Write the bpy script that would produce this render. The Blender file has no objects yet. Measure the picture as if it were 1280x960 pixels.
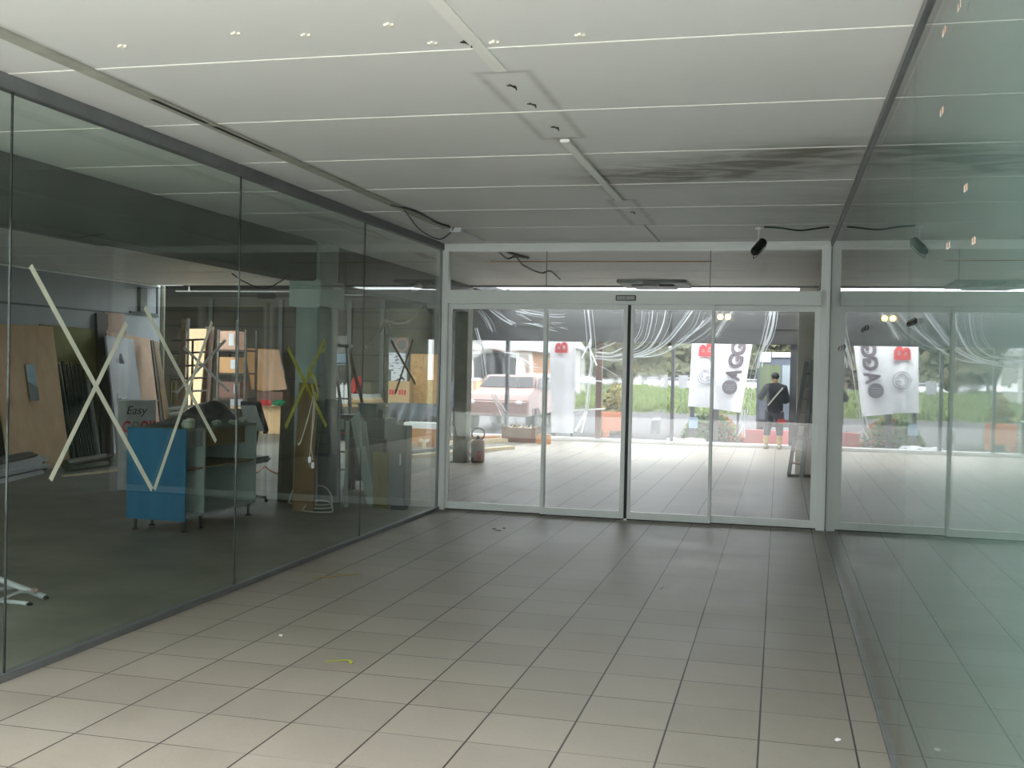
import bpy, bmesh, math, random
from mathutils import Vector, Matrix, noise
random.seed(7)
PI = math.pi
SC = bpy.context.scene
COL = SC.collection

# ------------------------------------------------------------------ camera
H = 1.58
F, YAW, PITCH, ROLL = 1337.66, 0.24482, -0.0145, 0.0215
fw = Vector((-math.sin(YAW)*math.cos(PITCH), math.cos(YAW)*math.cos(PITCH), math.sin(PITCH)))
r0 = Vector((math.cos(YAW), math.sin(YAW), 0)); u0 = r0.cross(fw)
rt = math.cos(ROLL)*r0 + math.sin(ROLL)*u0
up = -math.sin(ROLL)*r0 + math.cos(ROLL)*u0
cd = bpy.data.cameras.new('camera'); cam = bpy.data.objects.new('camera', cd); COL.objects.link(cam)
cd.sensor_width = 36.0; cd.lens = F/1280*36.0; cd.clip_end = 1000; cd.clip_start = 0.05
cam.matrix_world = Matrix(((rt.x, up.x, -fw.x, 0), (rt.y, up.y, -fw.y, 0), (rt.z, up.z, -fw.z, H), (0, 0, 0, 1)))
SC.camera = cam

def P(x, y, X=None, Y=None, Z=None):
    """the point of a world plane X=, Y= or Z= that is seen at a photo pixel"""
    d = fw + rt*((x-640)/F) - up*((y-480)/F)
    if X is not None: t = X/d.x
    elif Y is not None: t = Y/d.y
    else: t = (Z-H)/d.z
    return Vector((0, 0, H)) + d*t

# ------------------------------------------------------------------ mesh helper
class MB:
    def __init__(s): s.v = []; s.f = []; s.m = []; s.cur = 0
    def add(s, vs, fs):
        b = len(s.v); s.v += [Vector(v) for v in vs]
        for f in fs: s.f.append([b+i for i in f]); s.m.append(s.cur)
        return s
    def box(s, x0, x1, y0, y1, z0, z1):
        vs = [(x, y, z) for z in (z0, z1) for y in (y0, y1) for x in (x0, x1)]
        return s.add(vs, [(0,2,3,1),(4,5,7,6),(0,1,5,4),(2,6,7,3),(0,4,6,2),(1,3,7,5)])
    def prism(s, pts, vec):
        n = len(pts); pts = [Vector(p) for p in pts]; vec = Vector(vec)
        nrm = (pts[1]-pts[0]).cross(pts[2]-pts[1])
        if nrm.dot(vec) > 0: pts = pts[::-1]
        vs = pts + [p+vec for p in pts]
        fs = [tuple(range(n)), tuple(range(2*n-1, n-1, -1))]
        fs += [(i, i+n, (i+1) % n+n, (i+1) % n) for i in range(n)]
        return s.add(vs, fs)
    def bar(s, a, b, w, h, upv=(0, 0, 1)):
        a = Vector(a); b = Vector(b); d = (b-a).normalized(); u = Vector(upv)
        if abs(d.dot(u)) > .98: u = Vector((0, 1, 0))
        sd = d.cross(u).normalized(); u2 = sd.cross(d)
        return s.prism([a-sd*w/2-u2*h/2, a+sd*w/2-u2*h/2, a+sd*w/2+u2*h/2, a-sd*w/2+u2*h/2], b-a)
    def tube(s, pts, r, n=8, cap=True, closed=False):
        pts = [Vector(p) for p in pts]; k = len(pts); vs = []; prev = None
        rs = r if isinstance(r, (list, tuple)) else [r]*k
        for i, p in enumerate(pts):
            if closed: d = (pts[(i+1) % k]-pts[i-1]).normalized()
            else: d = (pts[min(i+1, k-1)]-pts[max(i-1, 0)]).normalized()
            if prev is None:
                q = Vector((0, 0, 1)) if abs(d.z) < .9 else Vector((1, 0, 0))
                a = d.cross(q).normalized()
            else:
                a = prev-d*prev.dot(d)
                a = a.normalized() if a.length > 1e-6 else d.orthogonal().normalized()
            prev = a; b = d.cross(a)
            vs += [p+(a*math.cos(2*PI*j/n)+b*math.sin(2*PI*j/n))*rs[i] for j in range(n)]
        fs = []
        for i in range(k if closed else k-1):
            i2 = (i+1) % k
            for j in range(n): fs.append((i*n+j, i2*n+j, i2*n+(j+1) % n, i*n+(j+1) % n)[::-1])
        if cap and not closed:
            fs.append(tuple(range(n))); fs.append(tuple((k-1)*n+j for j in range(n-1, -1, -1)))
        return s.add(vs, fs)
    def lathe(s, c, prof, n=20):
        c = Vector(c); vs = []
        for (r, z) in prof: vs += [c+Vector((r*math.cos(2*PI*j/n), r*math.sin(2*PI*j/n), z)) for j in range(n)]
        fs = [(i*n+j, i*n+(j+1) % n, (i+1)*n+(j+1) % n, (i+1)*n+j) for i in range(len(prof)-1) for j in range(n)]
        fs.append(tuple(range(n-1, -1, -1))); fs.append(tuple((len(prof)-1)*n+j for j in range(n)))
        return s.add(vs, fs)
    def ribbon(s, pts, w, th=.002, nrm=(0, -1, 0)):
        pts = smooth(pts) if len(pts) > 2 else [Vector(p) for p in pts]
        N = Vector(nrm).normalized(); k = len(pts); vs = []
        for i, p in enumerate(pts):
            d = (pts[min(i+1, k-1)]-pts[max(i-1, 0)]).normalized(); sd = d.cross(N).normalized()
            vs += [p-sd*w/2, p+sd*w/2, p+sd*w/2+N*th, p-sd*w/2+N*th]
        fs = [(0, 1, 2, 3), tuple((k-1)*4+j for j in (3, 2, 1, 0))]
        for i in range(k-1):
            for j in range(4): fs.append((i*4+j, (i+1)*4+j, (i+1)*4+(j+1) % 4, i*4+(j+1) % 4))
        return s.add(vs, fs)
    def grid(s, fn, nu, nv):
        vs = [fn(i/nu, j/nv) for j in range(nv+1) for i in range(nu+1)]
        fs = [(j*(nu+1)+i, j*(nu+1)+i+1, (j+1)*(nu+1)+i+1, (j+1)*(nu+1)+i) for j in range(nv) for i in range(nu)]
        return s.add(vs, fs)
    def blob(s, c, rad, sub=2, amp=.2, freq=1.5, seed=0):
        bm = bmesh.new(); bmesh.ops.create_icosphere(bm, subdivisions=sub, radius=1)
        rad = Vector(rad) if not isinstance(rad, (int, float)) else Vector((rad,)*3); c = Vector(c)
        vs = []
        for v in bm.verts:
            k = 1+amp*noise.noise(v.co*freq+Vector((seed*3.1, seed*1.7, seed)))
            vs.append(c+Vector((v.co.x*rad.x, v.co.y*rad.y, v.co.z*rad.z))*k)
        fs = [[v.index for v in f.verts] for f in bm.faces]; bm.free()
        return s.add(vs, fs)
    def build(s, name, mat, parent=None, label=None, bevel=0, flat=False, weld=True):
        me = bpy.data.meshes.new(name)
        o = Vector((0, 0, 0)) if parent is None else world_loc(parent)
        me.from_pydata([v-o for v in s.v], [], s.f)
        for mm in (mat if isinstance(mat, (list, tuple)) else [mat]): me.materials.append(mm)
        me.polygons.foreach_set('material_index', s.m)
        bm = bmesh.new(); bm.from_mesh(me)
        if weld: bmesh.ops.recalc_face_normals(bm, faces=bm.faces)
        if bevel: bmesh.ops.bevel(bm, geom=list(bm.edges), offset=bevel, segments=2, affect='EDGES', clamp_overlap=True)
        bm.to_mesh(me); bm.free()
        if not flat:
            me.shade_smooth(); me.set_sharp_from_angle(angle=math.radians(32))
        ob = bpy.data.objects.new(name, me); COL.objects.link(ob)
        if parent is not None: ob.parent = parent
        if label: ob['label'] = label
        return ob

def world_loc(o):
    v = Vector(o.location)
    while o.parent: o = o.parent; v = v+Vector(o.location)
    return v

def smooth(pts, n=6):
    pts = [Vector(p) for p in pts]; q = [pts[0]*2-pts[1]]+pts+[pts[-1]*2-pts[-2]]; out = []
    for i in range(1, len(q)-2):
        a, b, c, d = q[i-1], q[i], q[i+1], q[i+2]
        for k in range(n):
            t = k/n
            out.append(.5*((2*b)+(c-a)*t+(2*a-5*b+4*c-d)*t*t+(3*b-a-3*c+d)*t**3))
    return out+[pts[-1]]

def tag(o, label, cat, group=None):
    o['label'] = label; o['category'] = cat
    if group: o['group'] = group
    return o
def thing(name, label, cat, loc=(0, 0, 0), group=None):
    o = bpy.data.objects.new(name, None); COL.objects.link(o); o.location = loc; o.empty_display_size = .1
    return tag(o, label, cat, group)
def struct(o, label=None):
    o['kind'] = 'structure'
    if label: o['label'] = label
    return o
def copy_tree(o, loc, label):
    c = o.copy(); COL.objects.link(c); c.location = loc; c['label'] = label
    for ch in list(o.children):
        d = ch.copy(); COL.objects.link(d); d.parent = c
        for g in list(ch.children):
            e = g.copy(); COL.objects.link(e); e.parent = d
    return c

# ------------------------------------------------------------------ materials
def new_mat(name):
    m = bpy.data.materials.new(name); m.use_nodes = True; nt = m.node_tree; nt.nodes.clear()
    out = nt.nodes.new('ShaderNodeOutputMaterial'); return m, nt, out
def N(nt, t, **kw):
    n = nt.nodes.new(t)
    for k, v in kw.items():
        if k in n.inputs.keys(): n.inputs[k].default_value = v
        else: setattr(n, k, v)
    return n
def coords(nt):
    return nt.nodes.new('ShaderNodeTexCoord').outputs['Object']
def rgb(c): return (c[0], c[1], c[2], 1)
def pmat(name, c1, rough=.6, c2=None, scale=6, metal=0, bump=0, stretch=(1, 1, 1), spec=.5, detail=4):
    m, nt, out = new_mat(name); b = N(nt, 'ShaderNodeBsdfPrincipled', Roughness=rough, Metallic=metal)
    b.inputs['Specular IOR Level'].default_value = spec
    if c2 is None: c2 = tuple(x*.82 for x in c1)
    mp = N(nt, 'ShaderNodeMapping'); mp.inputs['Scale'].default_value = stretch
    nt.links.new(coords(nt), mp.inputs['Vector'])
    nz = N(nt, 'ShaderNodeTexNoise', Scale=scale, Detail=detail, Roughness=.6)
    nt.links.new(mp.outputs[0], nz.inputs['Vector'])
    rp = N(nt, 'ShaderNodeValToRGB'); rp.color_ramp.elements[0].position = .32; rp.color_ramp.elements[1].position = .68
    rp.color_ramp.elements[0].color = rgb(c2); rp.color_ramp.elements[1].color = rgb(c1)
    nt.links.new(nz.outputs['Fac'], rp.inputs['Fac']); nt.links.new(rp.outputs['Color'], b.inputs['Base Color'])
    if bump:
        bp = N(nt, 'ShaderNodeBump', Strength=bump, Distance=.02)
        nt.links.new(nz.outputs['Fac'], bp.inputs['Height']); nt.links.new(bp.outputs[0], b.inputs['Normal'])
    nt.links.new(b.outputs[0], out.inputs[0]); return m
def emat(name, c, s):
    m, nt, out = new_mat(name); e = N(nt, 'ShaderNodeEmission', Color=rgb(c), Strength=s)
    nt.links.new(e.outputs[0], out.inputs[0]); return m
def glass(name, tint, rough=0.0):
    m, nt, out = new_mat(name)
    g = N(nt, 'ShaderNodeNewGeometry')
    mixv = N(nt, 'ShaderNodeMix'); mixv.data_type = 'FLOAT'
    nt.links.new(g.outputs['Backfacing'], mixv.inputs[0]); mixv.inputs[2].default_value = 1.5; mixv.inputs[3].default_value = 1/1.5
    fr = N(nt, 'ShaderNodeFresnel'); nt.links.new(mixv.outputs[0], fr.inputs['IOR'])
    t = N(nt, 'ShaderNodeBsdfTransparent', Color=rgb(tint)); gl = N(nt, 'ShaderNodeBsdfGlossy', Roughness=rough)
    mx = N(nt, 'ShaderNodeMixShader'); nt.links.new(fr.outputs[0], mx.inputs[0])
    nt.links.new(t.outputs[0], mx.inputs[1]); nt.links.new(gl.outputs[0], mx.inputs[2]); nt.links.new(mx.outputs[0], out.inputs[0])
    return m
def film(name, tr, white, trans, gloss, col=(.9, .93, .95), blur=0.0):
    """thin polythene: mostly clear, a little white scatter and shine"""
    m, nt, out = new_mat(name)
    nz = N(nt, 'ShaderNodeTexNoise', Scale=1.5, Detail=3, Distortion=.6); nt.links.new(coords(nt), nz.inputs['Vector'])
    bp = N(nt, 'ShaderNodeBump', Strength=.25, Distance=.05); nt.links.new(nz.outputs['Fac'], bp.inputs['Height'])
    t0 = N(nt, 'ShaderNodeBsdfTransparent', Color=(1, 1, 1, 1)); t1 = N(nt, 'ShaderNodeBsdfRefraction', Roughness=.2); t1.inputs['IOR'].default_value = 1.06
    t = N(nt, 'ShaderNodeMixShader', Fac=blur); nt.links.new(t0.outputs[0], t.inputs[1]); nt.links.new(t1.outputs[0], t.inputs[2])
    d = N(nt, 'ShaderNodeBsdfDiffuse', Color=rgb(col)); l = N(nt, 'ShaderNodeBsdfTranslucent', Color=rgb(col))
    gl = N(nt, 'ShaderNodeBsdfGlossy', Roughness=.12)
    for n in (d, l, gl): nt.links.new(bp.outputs[0], n.inputs['Normal'])
    a = N(nt, 'ShaderNodeMixShader', Fac=trans); nt.links.new(d.outputs[0], a.inputs[1]); nt.links.new(l.outputs[0], a.inputs[2])
    b = N(nt, 'ShaderNodeMixShader', Fac=gloss); nt.links.new(a.outputs[0], b.inputs[1]); nt.links.new(gl.outputs[0], b.inputs[2])
    mr = N(nt, 'ShaderNodeMapRange'); mr.inputs[1].default_value = .3; mr.inputs[2].default_value = .7
    mr.inputs[3].default_value = max(0, (1-tr)*.8); mr.inputs[4].default_value = min(1, (1-tr)*1.2)
    nt.links.new(nz.outputs['Fac'], mr.inputs[0])
    c = N(nt, 'ShaderNodeMixShader'); nt.links.new(mr.outputs[0], c.inputs[0])
    nt.links.new(t.outputs[0], c.inputs[1]); nt.links.new(b.outputs[0], c.inputs[2]); nt.links.new(c.outputs[0], out.inputs[0])
    return m

def math_n(nt, op, a, b=None, c=None):
    n = nt.nodes.new('ShaderNodeMath'); n.operation = op
    for i, v in enumerate((a, b, c)):
        if v is None: continue
        if isinstance(v, (int, float)): n.inputs[i].default_value = v
        else: nt.links.new(v, n.inputs[i])
    return n.outputs[0]

def tile_mat():
    m, nt, out = new_mat('beige_floor_tiles')
    co = coords(nt); sp = N(nt, 'ShaderNodeSeparateXYZ'); nt.links.new(co, sp.inputs[0])
    def line(o, ph, w):
        t = math_n(nt, 'ADD', o, -ph); t = math_n(nt, 'DIVIDE', t, .4); t = math_n(nt, 'ADD', t, 100.5)
        t = math_n(nt, 'FRACT', t); t = math_n(nt, 'SUBTRACT', t, .5); t = math_n(nt, 'ABSOLUTE', t); t = math_n(nt, 'MULTIPLY', t, .4)
        return math_n(nt, 'LESS_THAN', t, w)
    lx = line(sp.outputs['X'], -.0493, .0042); ly = line(sp.outputs['Y'], 6.7231, .0034)
    # per-tile tone
    cell = N(nt, 'ShaderNodeVectorMath'); cell.operation = 'SNAP'
    add = N(nt, 'ShaderNodeVectorMath'); add.operation = 'ADD'; add.inputs[1].default_value = (.0493, -.3231, 0)
    nt.links.new(co, add.inputs[0]); nt.links.new(add.outputs[0], cell.inputs[0]); cell.inputs[1].default_value = (.4, .4, 10)
    wn = N(nt, 'ShaderNodeTexWhiteNoise'); nt.links.new(cell.outputs[0], wn.inputs['Vector'])
    nz = N(nt, 'ShaderNodeTexNoise', Scale=1.3, Detail=7, Roughness=.65); nt.links.new(co, nz.inputs['Vector'])
    nf = N(nt, 'ShaderNodeTexNoise', Scale=60, Detail=3); nt.links.new(co, nf.inputs['Vector'])
    s = math_n(nt, 'MULTIPLY', wn.outputs['Value'], .22); s = math_n(nt, 'ADD', s, math_n(nt, 'MULTIPLY', nz.outputs['Fac'], .8))
    s = math_n(nt, 'ADD', s, math_n(nt, 'MULTIPLY', nf.outputs['Fac'], .25))
    rp = N(nt, 'ShaderNodeValToRGB'); nt.links.new(s, rp.inputs['Fac'])
    rp.color_ramp.elements[0].position = .3; rp.color_ramp.elements[1].position = .95
    rp.color_ramp.elements[0].color = (.285, .252, .210, 1); rp.color_ramp.elements[1].color = (.405, .367, .312, 1)
    # grout: dark along the passage, patchy pale-to-dark across
    np_ = N(nt, 'ShaderNodeTexNoise', Scale=.9, Detail=3); nt.links.new(co, np_.inputs['Vector'])
    g2 = N(nt, 'ShaderNodeValToRGB'); nt.links.new(np_.outputs['Fac'], g2.inputs['Fac'])
    g2.color_ramp.elements[0].position = .48; g2.color_ramp.elements[1].position = .70
    g2.color_ramp.elements[0].color = (.09, .08, .068, 1); g2.color_ramp.elements[1].color = (.36, .34, .30, 1)
    m1 = N(nt, 'ShaderNodeMix'); m1.data_type = 'RGBA'; nt.links.new(ly, m1.inputs[0]); nt.links.new(rp.outputs[0], m1.inputs[6]); nt.links.new(g2.outputs[0], m1.inputs[7])
    m2 = N(nt, 'ShaderNodeMix'); m2.data_type = 'RGBA'; nt.links.new(lx, m2.inputs[0]); nt.links.new(m1.outputs[2], m2.inputs[6]); m2.inputs[7].default_value = (.045, .04, .036, 1)
    b = N(nt, 'ShaderNodeBsdfPrincipled', Roughness=.3); nt.links.new(m2.outputs[2], b.inputs['Base Color'])
    rr = N(nt, 'ShaderNodeMapRange'); rr.inputs[3].default_value = .34; rr.inputs[4].default_value = .58; b.inputs['Specular IOR Level'].default_value = .3
    nt.links.new(nz.outputs['Fac'], rr.inputs[0]); nt.links.new(rr.outputs[0], b.inputs['Roughness'])
    h = math_n(nt, 'MAXIMUM', lx, ly); bp = N(nt, 'ShaderNodeBump', Strength=.35, Distance=.003); bp.invert = True
    nt.links.new(h, bp.inputs['Height']); nt.links.new(bp.outputs[0], b.inputs['Normal'])
    nt.links.new(b.outputs[0], out.inputs[0]); return m

def ceiling_mat():
    m, nt, out = new_mat('white_ceiling_panels')
    co = coords(nt); sp = N(nt, 'ShaderNodeSeparateXYZ'); nt.links.new(co, sp.inputs[0]); X, Y = sp.outputs['X'], sp.outputs['Y']
    nz = N(nt, 'ShaderNodeTexNoise', Scale=1.1, Detail=6); nt.links.new(co, nz.inputs['Vector'])
    mpw = N(nt, 'ShaderNodeMapping'); mpw.inputs['Scale'].default_value = (.9, 2.3, 1); nt.links.new(co, mpw.inputs['Vector'])
    nw = N(nt, 'ShaderNodeTexNoise', Scale=1.5, Detail=4, Roughness=.5, Distortion=2.2); nt.links.new(mpw.outputs[0], nw.inputs['Vector'])
    def ell(cx, cy, rx, ry):
        dx = math_n(nt, 'DIVIDE', math_n(nt, 'SUBTRACT', X, cx), rx); dy = math_n(nt, 'DIVIDE', math_n(nt, 'SUBTRACT', Y, cy), ry)
        d = math_n(nt, 'ADD', math_n(nt, 'MULTIPLY', dx, dx), math_n(nt, 'MULTIPLY', dy, dy))
        return math_n(nt, 'POWER', 2.718, math_n(nt, 'MULTIPLY', d, -1.0))
    st = math_n(nt, 'ADD', ell(-.35, 7.3, .6, .5), ell(-.95, 7.5, .55, .36)); st = math_n(nt, 'ADD', st, ell(.25, 6.9, .5, .4))
    st = math_n(nt, 'ADD', st, math_n(nt, 'MULTIPLY', ell(.3, 9.3, .5, 1.5), .35))
    mr = N(nt, 'ShaderNodeMapRange'); mr.inputs[1].default_value = .30; mr.inputs[2].default_value = .74; nt.links.new(nw.outputs['Fac'], mr.inputs[0])
    st = math_n(nt, 'MULTIPLY', st, math_n(nt, 'ADD', math_n(nt, 'MULTIPLY', mr.outputs[0], .85), .22))
    # grime outlines left where the light fittings were
    def rect(x0, x1, y0, y1, w):
        dx = math_n(nt, 'SUBTRACT', math_n(nt, 'ABSOLUTE', math_n(nt, 'SUBTRACT', X, (x0+x1)/2)), (x1-x0)/2)
        dy = math_n(nt, 'SUBTRACT', math_n(nt, 'ABSOLUTE', math_n(nt, 'SUBTRACT', Y, (y0+y1)/2)), (y1-y0)/2)
        d = math_n(nt, 'ABSOLUTE', math_n(nt, 'MAXIMUM', dx, dy))
        return math_n(nt, 'POWER', 2.718, math_n(nt, 'MULTIPLY', math_n(nt, 'POWER', math_n(nt, 'DIVIDE', d, w), 2), -1))
    gr = math_n(nt, 'ADD', rect(-1.39, -1.15, 4.78, 6.2, .022), rect(-1.36, -1.16, 8.5, 9.95, .025))
    gr = math_n(nt, 'ADD', gr, math_n(nt, 'MULTIPLY', rect(-1.30, -1.24, 6.2, 8.5, .03), .9))
    gr = math_n(nt, 'ADD', gr, math_n(nt, 'MULTIPLY', rect(-3.24, -3.14, 3.0, 10.0, .02), .8))
    gr = math_n(nt, 'MULTIPLY', gr, math_n(nt, 'ADD', math_n(nt, 'MULTIPLY', nw.outputs['Fac'], .55), .0))
    a = math_n(nt, 'MINIMUM', math_n(nt, 'ADD', st, gr), .92)
    rp = N(nt, 'ShaderNodeValToRGB'); nt.links.new(nz.outputs['Fac'], rp.inputs['Fac'])
    rp.color_ramp.elements[0].color = (.79, .79, .785, 1); rp.color_ramp.elements[1].color = (.87, .87, .87, 1)
    mx = N(nt, 'ShaderNodeMix'); mx.data_type = 'RGBA'; nt.links.new(a, mx.inputs[0]); nt.links.new(rp.outputs[0], mx.inputs[6]); mx.inputs[7].default_value = (.15, .132, .10, 1)
    b = N(nt, 'ShaderNodeBsdfPrincipled', Roughness=.5); nt.links.new(mx.outputs[2], b.inputs['Base Color'])
    nt.links.new(b.outputs[0], out.inputs[0]); return m

def print_mat(name, bg, ink, sx, sz, thr=.55):
    """a printed sheet: rows of dashes"""
    m, nt, out = new_mat(name); co = coords(nt)
    mp = N(nt, 'ShaderNodeMapping'); mp.inputs['Scale'].default_value = (sx, sx, sz); nt.links.new(co, mp.inputs['Vector'])
    nz = N(nt, 'ShaderNodeTexNoise', Scale=1, Detail=1); nt.links.new(mp.outputs[0], nz.inputs['Vector'])
    g = math_n(nt, 'GREATER_THAN', nz.outputs['Fac'], thr)
    mx = N(nt, 'ShaderNodeMix'); mx.data_type = 'RGBA'; nt.links.new(g, mx.inputs[0]); mx.inputs[6].default_value = rgb(bg); mx.inputs[7].default_value = rgb(ink)
    b = N(nt, 'ShaderNodeBsdfPrincipled', Roughness=.6); nt.links.new(mx.outputs[2], b.inputs['Base Color']); nt.links.new(b.outputs[0], out.inputs[0]); return m

M = {}
M['tile'] = tile_mat(); M['ceil'] = ceiling_mat()
M['concrete'] = pmat('dull_concrete_screed', (.235, .225, .185), .55, (.135, .128, .105), 1.4, bump=.15, detail=8)
M['alu'] = pmat('white_powder_coated_aluminium', (.95, .965, .96), .3, (.92, .94, .93), 2)
M['greyalu'] = pmat('grey_aluminium_channel', (.24, .25, .26), .4, (.19, .20, .21), 4, metal=.4)
M['glass'] = glass('clear_glass', (.965, .98, .972)); M['gglass'] = glass('greenish_glass', (.915, .955, .93))
M['dglass'] = glass('vehicle_glass', (.25, .28, .28))
M['backing'] = pmat('pale_green_painted_backing', (.36, .48, .49), .7, (.32, .43, .44), .7, detail=6)
M['joint'] = pmat('white_joint_strip', (.94, .93, .90), .5, (.90, .89, .86))
M['duct'] = pmat('grey_cable_duct', (.50, .50, .44), .55, (.38, .38, .33), 6)
M['dark'] = pmat('black_plastic', (.018, .018, .02), .4, (.012, .012, .013))
M['rubber'] = pmat('black_rubber_seal', (.012, .014, .018), .5)
M['beam'] = pmat('dark_grey_painted_steel', (.15, .162, .155), .6, (.12, .13, .125), 2)
M['pillar'] = pmat('pale_teal_painted_concrete', (.40, .48, .46), .65, (.32, .39, .37), 3)
M['pillar2'] = pmat('bare_concrete_column', (.30, .29, .22), .75, (.22, .215, .16), 5)
M['pillar3'] = pmat('beige_concrete_column', (.74, .69, .57), .75, (.64, .60, .50), 5)
M['lwall'] = pmat('pale_grey_sandwich_panel', (.40, .42, .45), .55, (.34, .36, .39), 1.2)
M['brown'] = pmat('dark_brown_wall_panel', (.10, .088, .062), .7, (.075, .065, .046), 2)
M['darkroof'] = pmat('dark_roof_deck', (.035, .04, .042), .6)
M['lintel'] = pmat('grey_brown_fascia', (.06, .054, .047), .6, (.045, .041, .036), 2)
M['rwall'] = pmat('olive_grey_rendered_wall', (.15, .15, .10), .75)
M['ply'] = pmat('tan_plywood', (.58, .37, .21), .65, (.48, .30, .165), 3, stretch=(3, 3, .6))
M['peach'] = pmat('peach_chipboard', (.52, .34, .23), .65, (.44, .28, .19), 9)
M['pink'] = pmat('pinkish_board', (.46, .28, .20), .65)
M['osb'] = pmat('orange_strand_board', (.62, .36, .15), .65, (.42, .22, .08), 14)
M['card'] = pmat('brown_cardboard', (.48, .27, .13), .75, (.40, .22, .10), 2)
M['card2'] = pmat('light_cardboard', (.58, .38, .20), .75, (.50, .32, .165), 2)
M['olive'] = pmat('yellow_olive_board', (.26, .235, .07), .65, (.20, .18, .05), 3)
M['oliveb'] = pmat('dark_olive_board', (.10, .095, .055), .65, (.075, .07, .042), 3)
M['tanb'] = pmat('ochre_brown_board', (.26, .16, .055), .65, (.20, .115, .04), 2, stretch=(2, 2, .4))
M['dbrown'] = pmat('dark_brown_veneer', (.07, .04, .026), .55)
M['gdoor'] = pmat('pale_grey_door_skin', (.42, .43, .47), .5, (.36, .37, .41), 2)
M['steel'] = pmat('galvanised_steel', (.66, .67, .68), .35, (.46, .47, .48), 12, metal=.25)
M['dsteel'] = pmat('dark_metal_profile', (.12, .115, .10), .45, (.06, .058, .05), 10, metal=.6)
M['rust'] = pmat('weathered_scaffold_tube', (.38, .28, .20), .6, (.28, .2, .15), 20, metal=.2)
M['bluep'] = pmat('scuffed_blue_paint', (.001, .105, .225), .6, (.004, .145, .28), 4, stretch=(2, 2, .5), detail=9)
M['carc'] = pmat('pale_grey_melamine', (.46, .53, .53), .5, (.40, .47, .47), 3)
M['carct'] = pmat('dusty_grey_top', (.24, .26, .20), .7, (.17, .18, .14), 8)
M['shelf'] = pmat('brown_shelf_edge', (.22, .14, .08), .6)
M['bluegrey'] = pmat('blue_grey_panel', (.13, .155, .17), .55, (.10, .12, .135), 2)
M['paleb'] = pmat('pale_green_grey_plank', (.42, .49, .47), .5, (.34, .41, .39), 3, stretch=(3, 3, .5))
M['teal'] = pmat('teal_plastic', (.055, .13, .14), .5, (.04, .10, .11))
M['white'] = pmat('white_gloss', (.82, .83, .84), .4, (.74, .75, .76))
M['paper'] = pmat('white_paper', (.80, .82, .86), .7, (.74, .76, .80), 10)
M['gpaper'] = pmat('grey_printed_paper', (.34, .35, .31), .7, (.28, .29, .25), 8)
M['bpaper'] = pmat('light_blue_paper', (.34, .46, .56), .7, (.28, .40, .50), 8)
M['tape'] = pmat('cream_masking_tape', (.78, .80, .66), .6, (.68, .70, .57), 14)
M['ytape'] = pmat('yellow_green_tape', (.50, .52, .07), .55, (.38, .40, .05), 14)
M['dtape'] = pmat('dark_olive_tape', (.13, .125, .06), .55, (.10, .095, .045), 14)
M['wtape'] = pmat('bright_white_tape', (.90, .91, .92), .5, (.84, .85, .86))
M['yscrap'] = pmat('yellow_tape_scrap', (.58, .44, .06), .5, (.48, .36, .05), 14)
M['cable'] = pmat('off_white_cable', (.55, .54, .46), .5, (.46, .45, .38))
M['gcable'] = pmat('dark_green_cable', (.02, .05, .032), .5)
M['kcable'] = pmat('dark_grey_cable', (.055, .055, .05), .5)
M['ocable'] = pmat('orange_cable', (.5, .16, .05), .5)
M['tarp'] = pmat('slate_blue_tarpaulin', (.14, .155, .185), .55, (.10, .112, .135), 4)
M['red'] = pmat('red_plastic', (.50, .03, .025), .45, (.40, .025, .02))
M['redgrey'] = pmat('faded_red_paint', (.42, .17, .15), .5, (.30, .24, .22), 6)
M['green'] = pmat('green_plastic', (.01, .22, .09), .45)
M['timber'] = pmat('orange_brown_timber', (.52, .25, .105), .6, (.40, .18, .07), 3, stretch=(.6, 4, 4))
M['timber2'] = pmat('pale_sawn_timber', (.66, .55, .38), .65, (.56, .45, .30), 3, stretch=(.6, 4, 4))
M['crate'] = pmat('red_brown_crate', (.17, .085, .06), .6, (.13, .062, .045), 4)
M['plaster'] = pmat('cream_plaster', (.90, .86, .76), .8)
M['sheet'] = film('hazy_polythene', .88, 1, .5, .10, blur=.6)
M['sheet2'] = film('clear_polythene', .90, 1, .5, .10, blur=.12)
M['crease'] = film('creased_polythene', .42, 1, .55, .25)
M['roofl'] = film('opal_roof_sheet', .07, 1, .8, .0)
M['wrap'] = film('cling_wrap', .93, 1, .4, .3)
M['road'] = pmat('pale_asphalt', (.068, .066, .07), .9, (.055, .053, .057), 1.5, spec=.1)
M['pave'] = pmat('pale_concrete_paving', (.64, .63, .61), .9, (.58, .57, .55), 1.2, spec=.1)
M['soil'] = pmat('grassy_ground', (.07, .092, .03), .9, (.052, .07, .022), .5)
M['blade'] = pmat('grass_blades', (.085, .115, .035), .7, (.065, .09, .025), 1)
M['leafd'] = pmat('dark_olive_leaves', (.052, .055, .024), .85, (.032, .036, .017), .6)
M['leafb'] = pmat('brown_green_leaves', (.072, .058, .028), .85, (.044, .038, .02), .6)
M['leafg'] = pmat('shrub_leaves', (.12, .20, .05), .7, (.08, .14, .035), 8)
M['leafo'] = pmat('rusty_leaves', (.45, .18, .06), .7, (.34, .14, .05), 8)
M['leafy'] = pmat('yellow_green_leaves', (.20, .165, .045), .7, (.14, .13, .04), 8)
M['bark'] = pmat('bark', (.09, .07, .05), .9)
M['carw'] = pmat('white_car_paint', (.42, .43, .44), .35, (.39, .40, .41))
M['carp'] = pmat('dull_pink_brown_car_paint', (.24, .16, .145), .45, (.21, .14, .125))
M['cars'] = pmat('silver_car_paint', (.20, .21, .23), .35)
M['vand'] = pmat('dark_blue_grey_vehicle_paint', (.055, .065, .085), .35)
M['tyre'] = pmat('black_tyre', (.02, .02, .02), .8)
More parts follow.
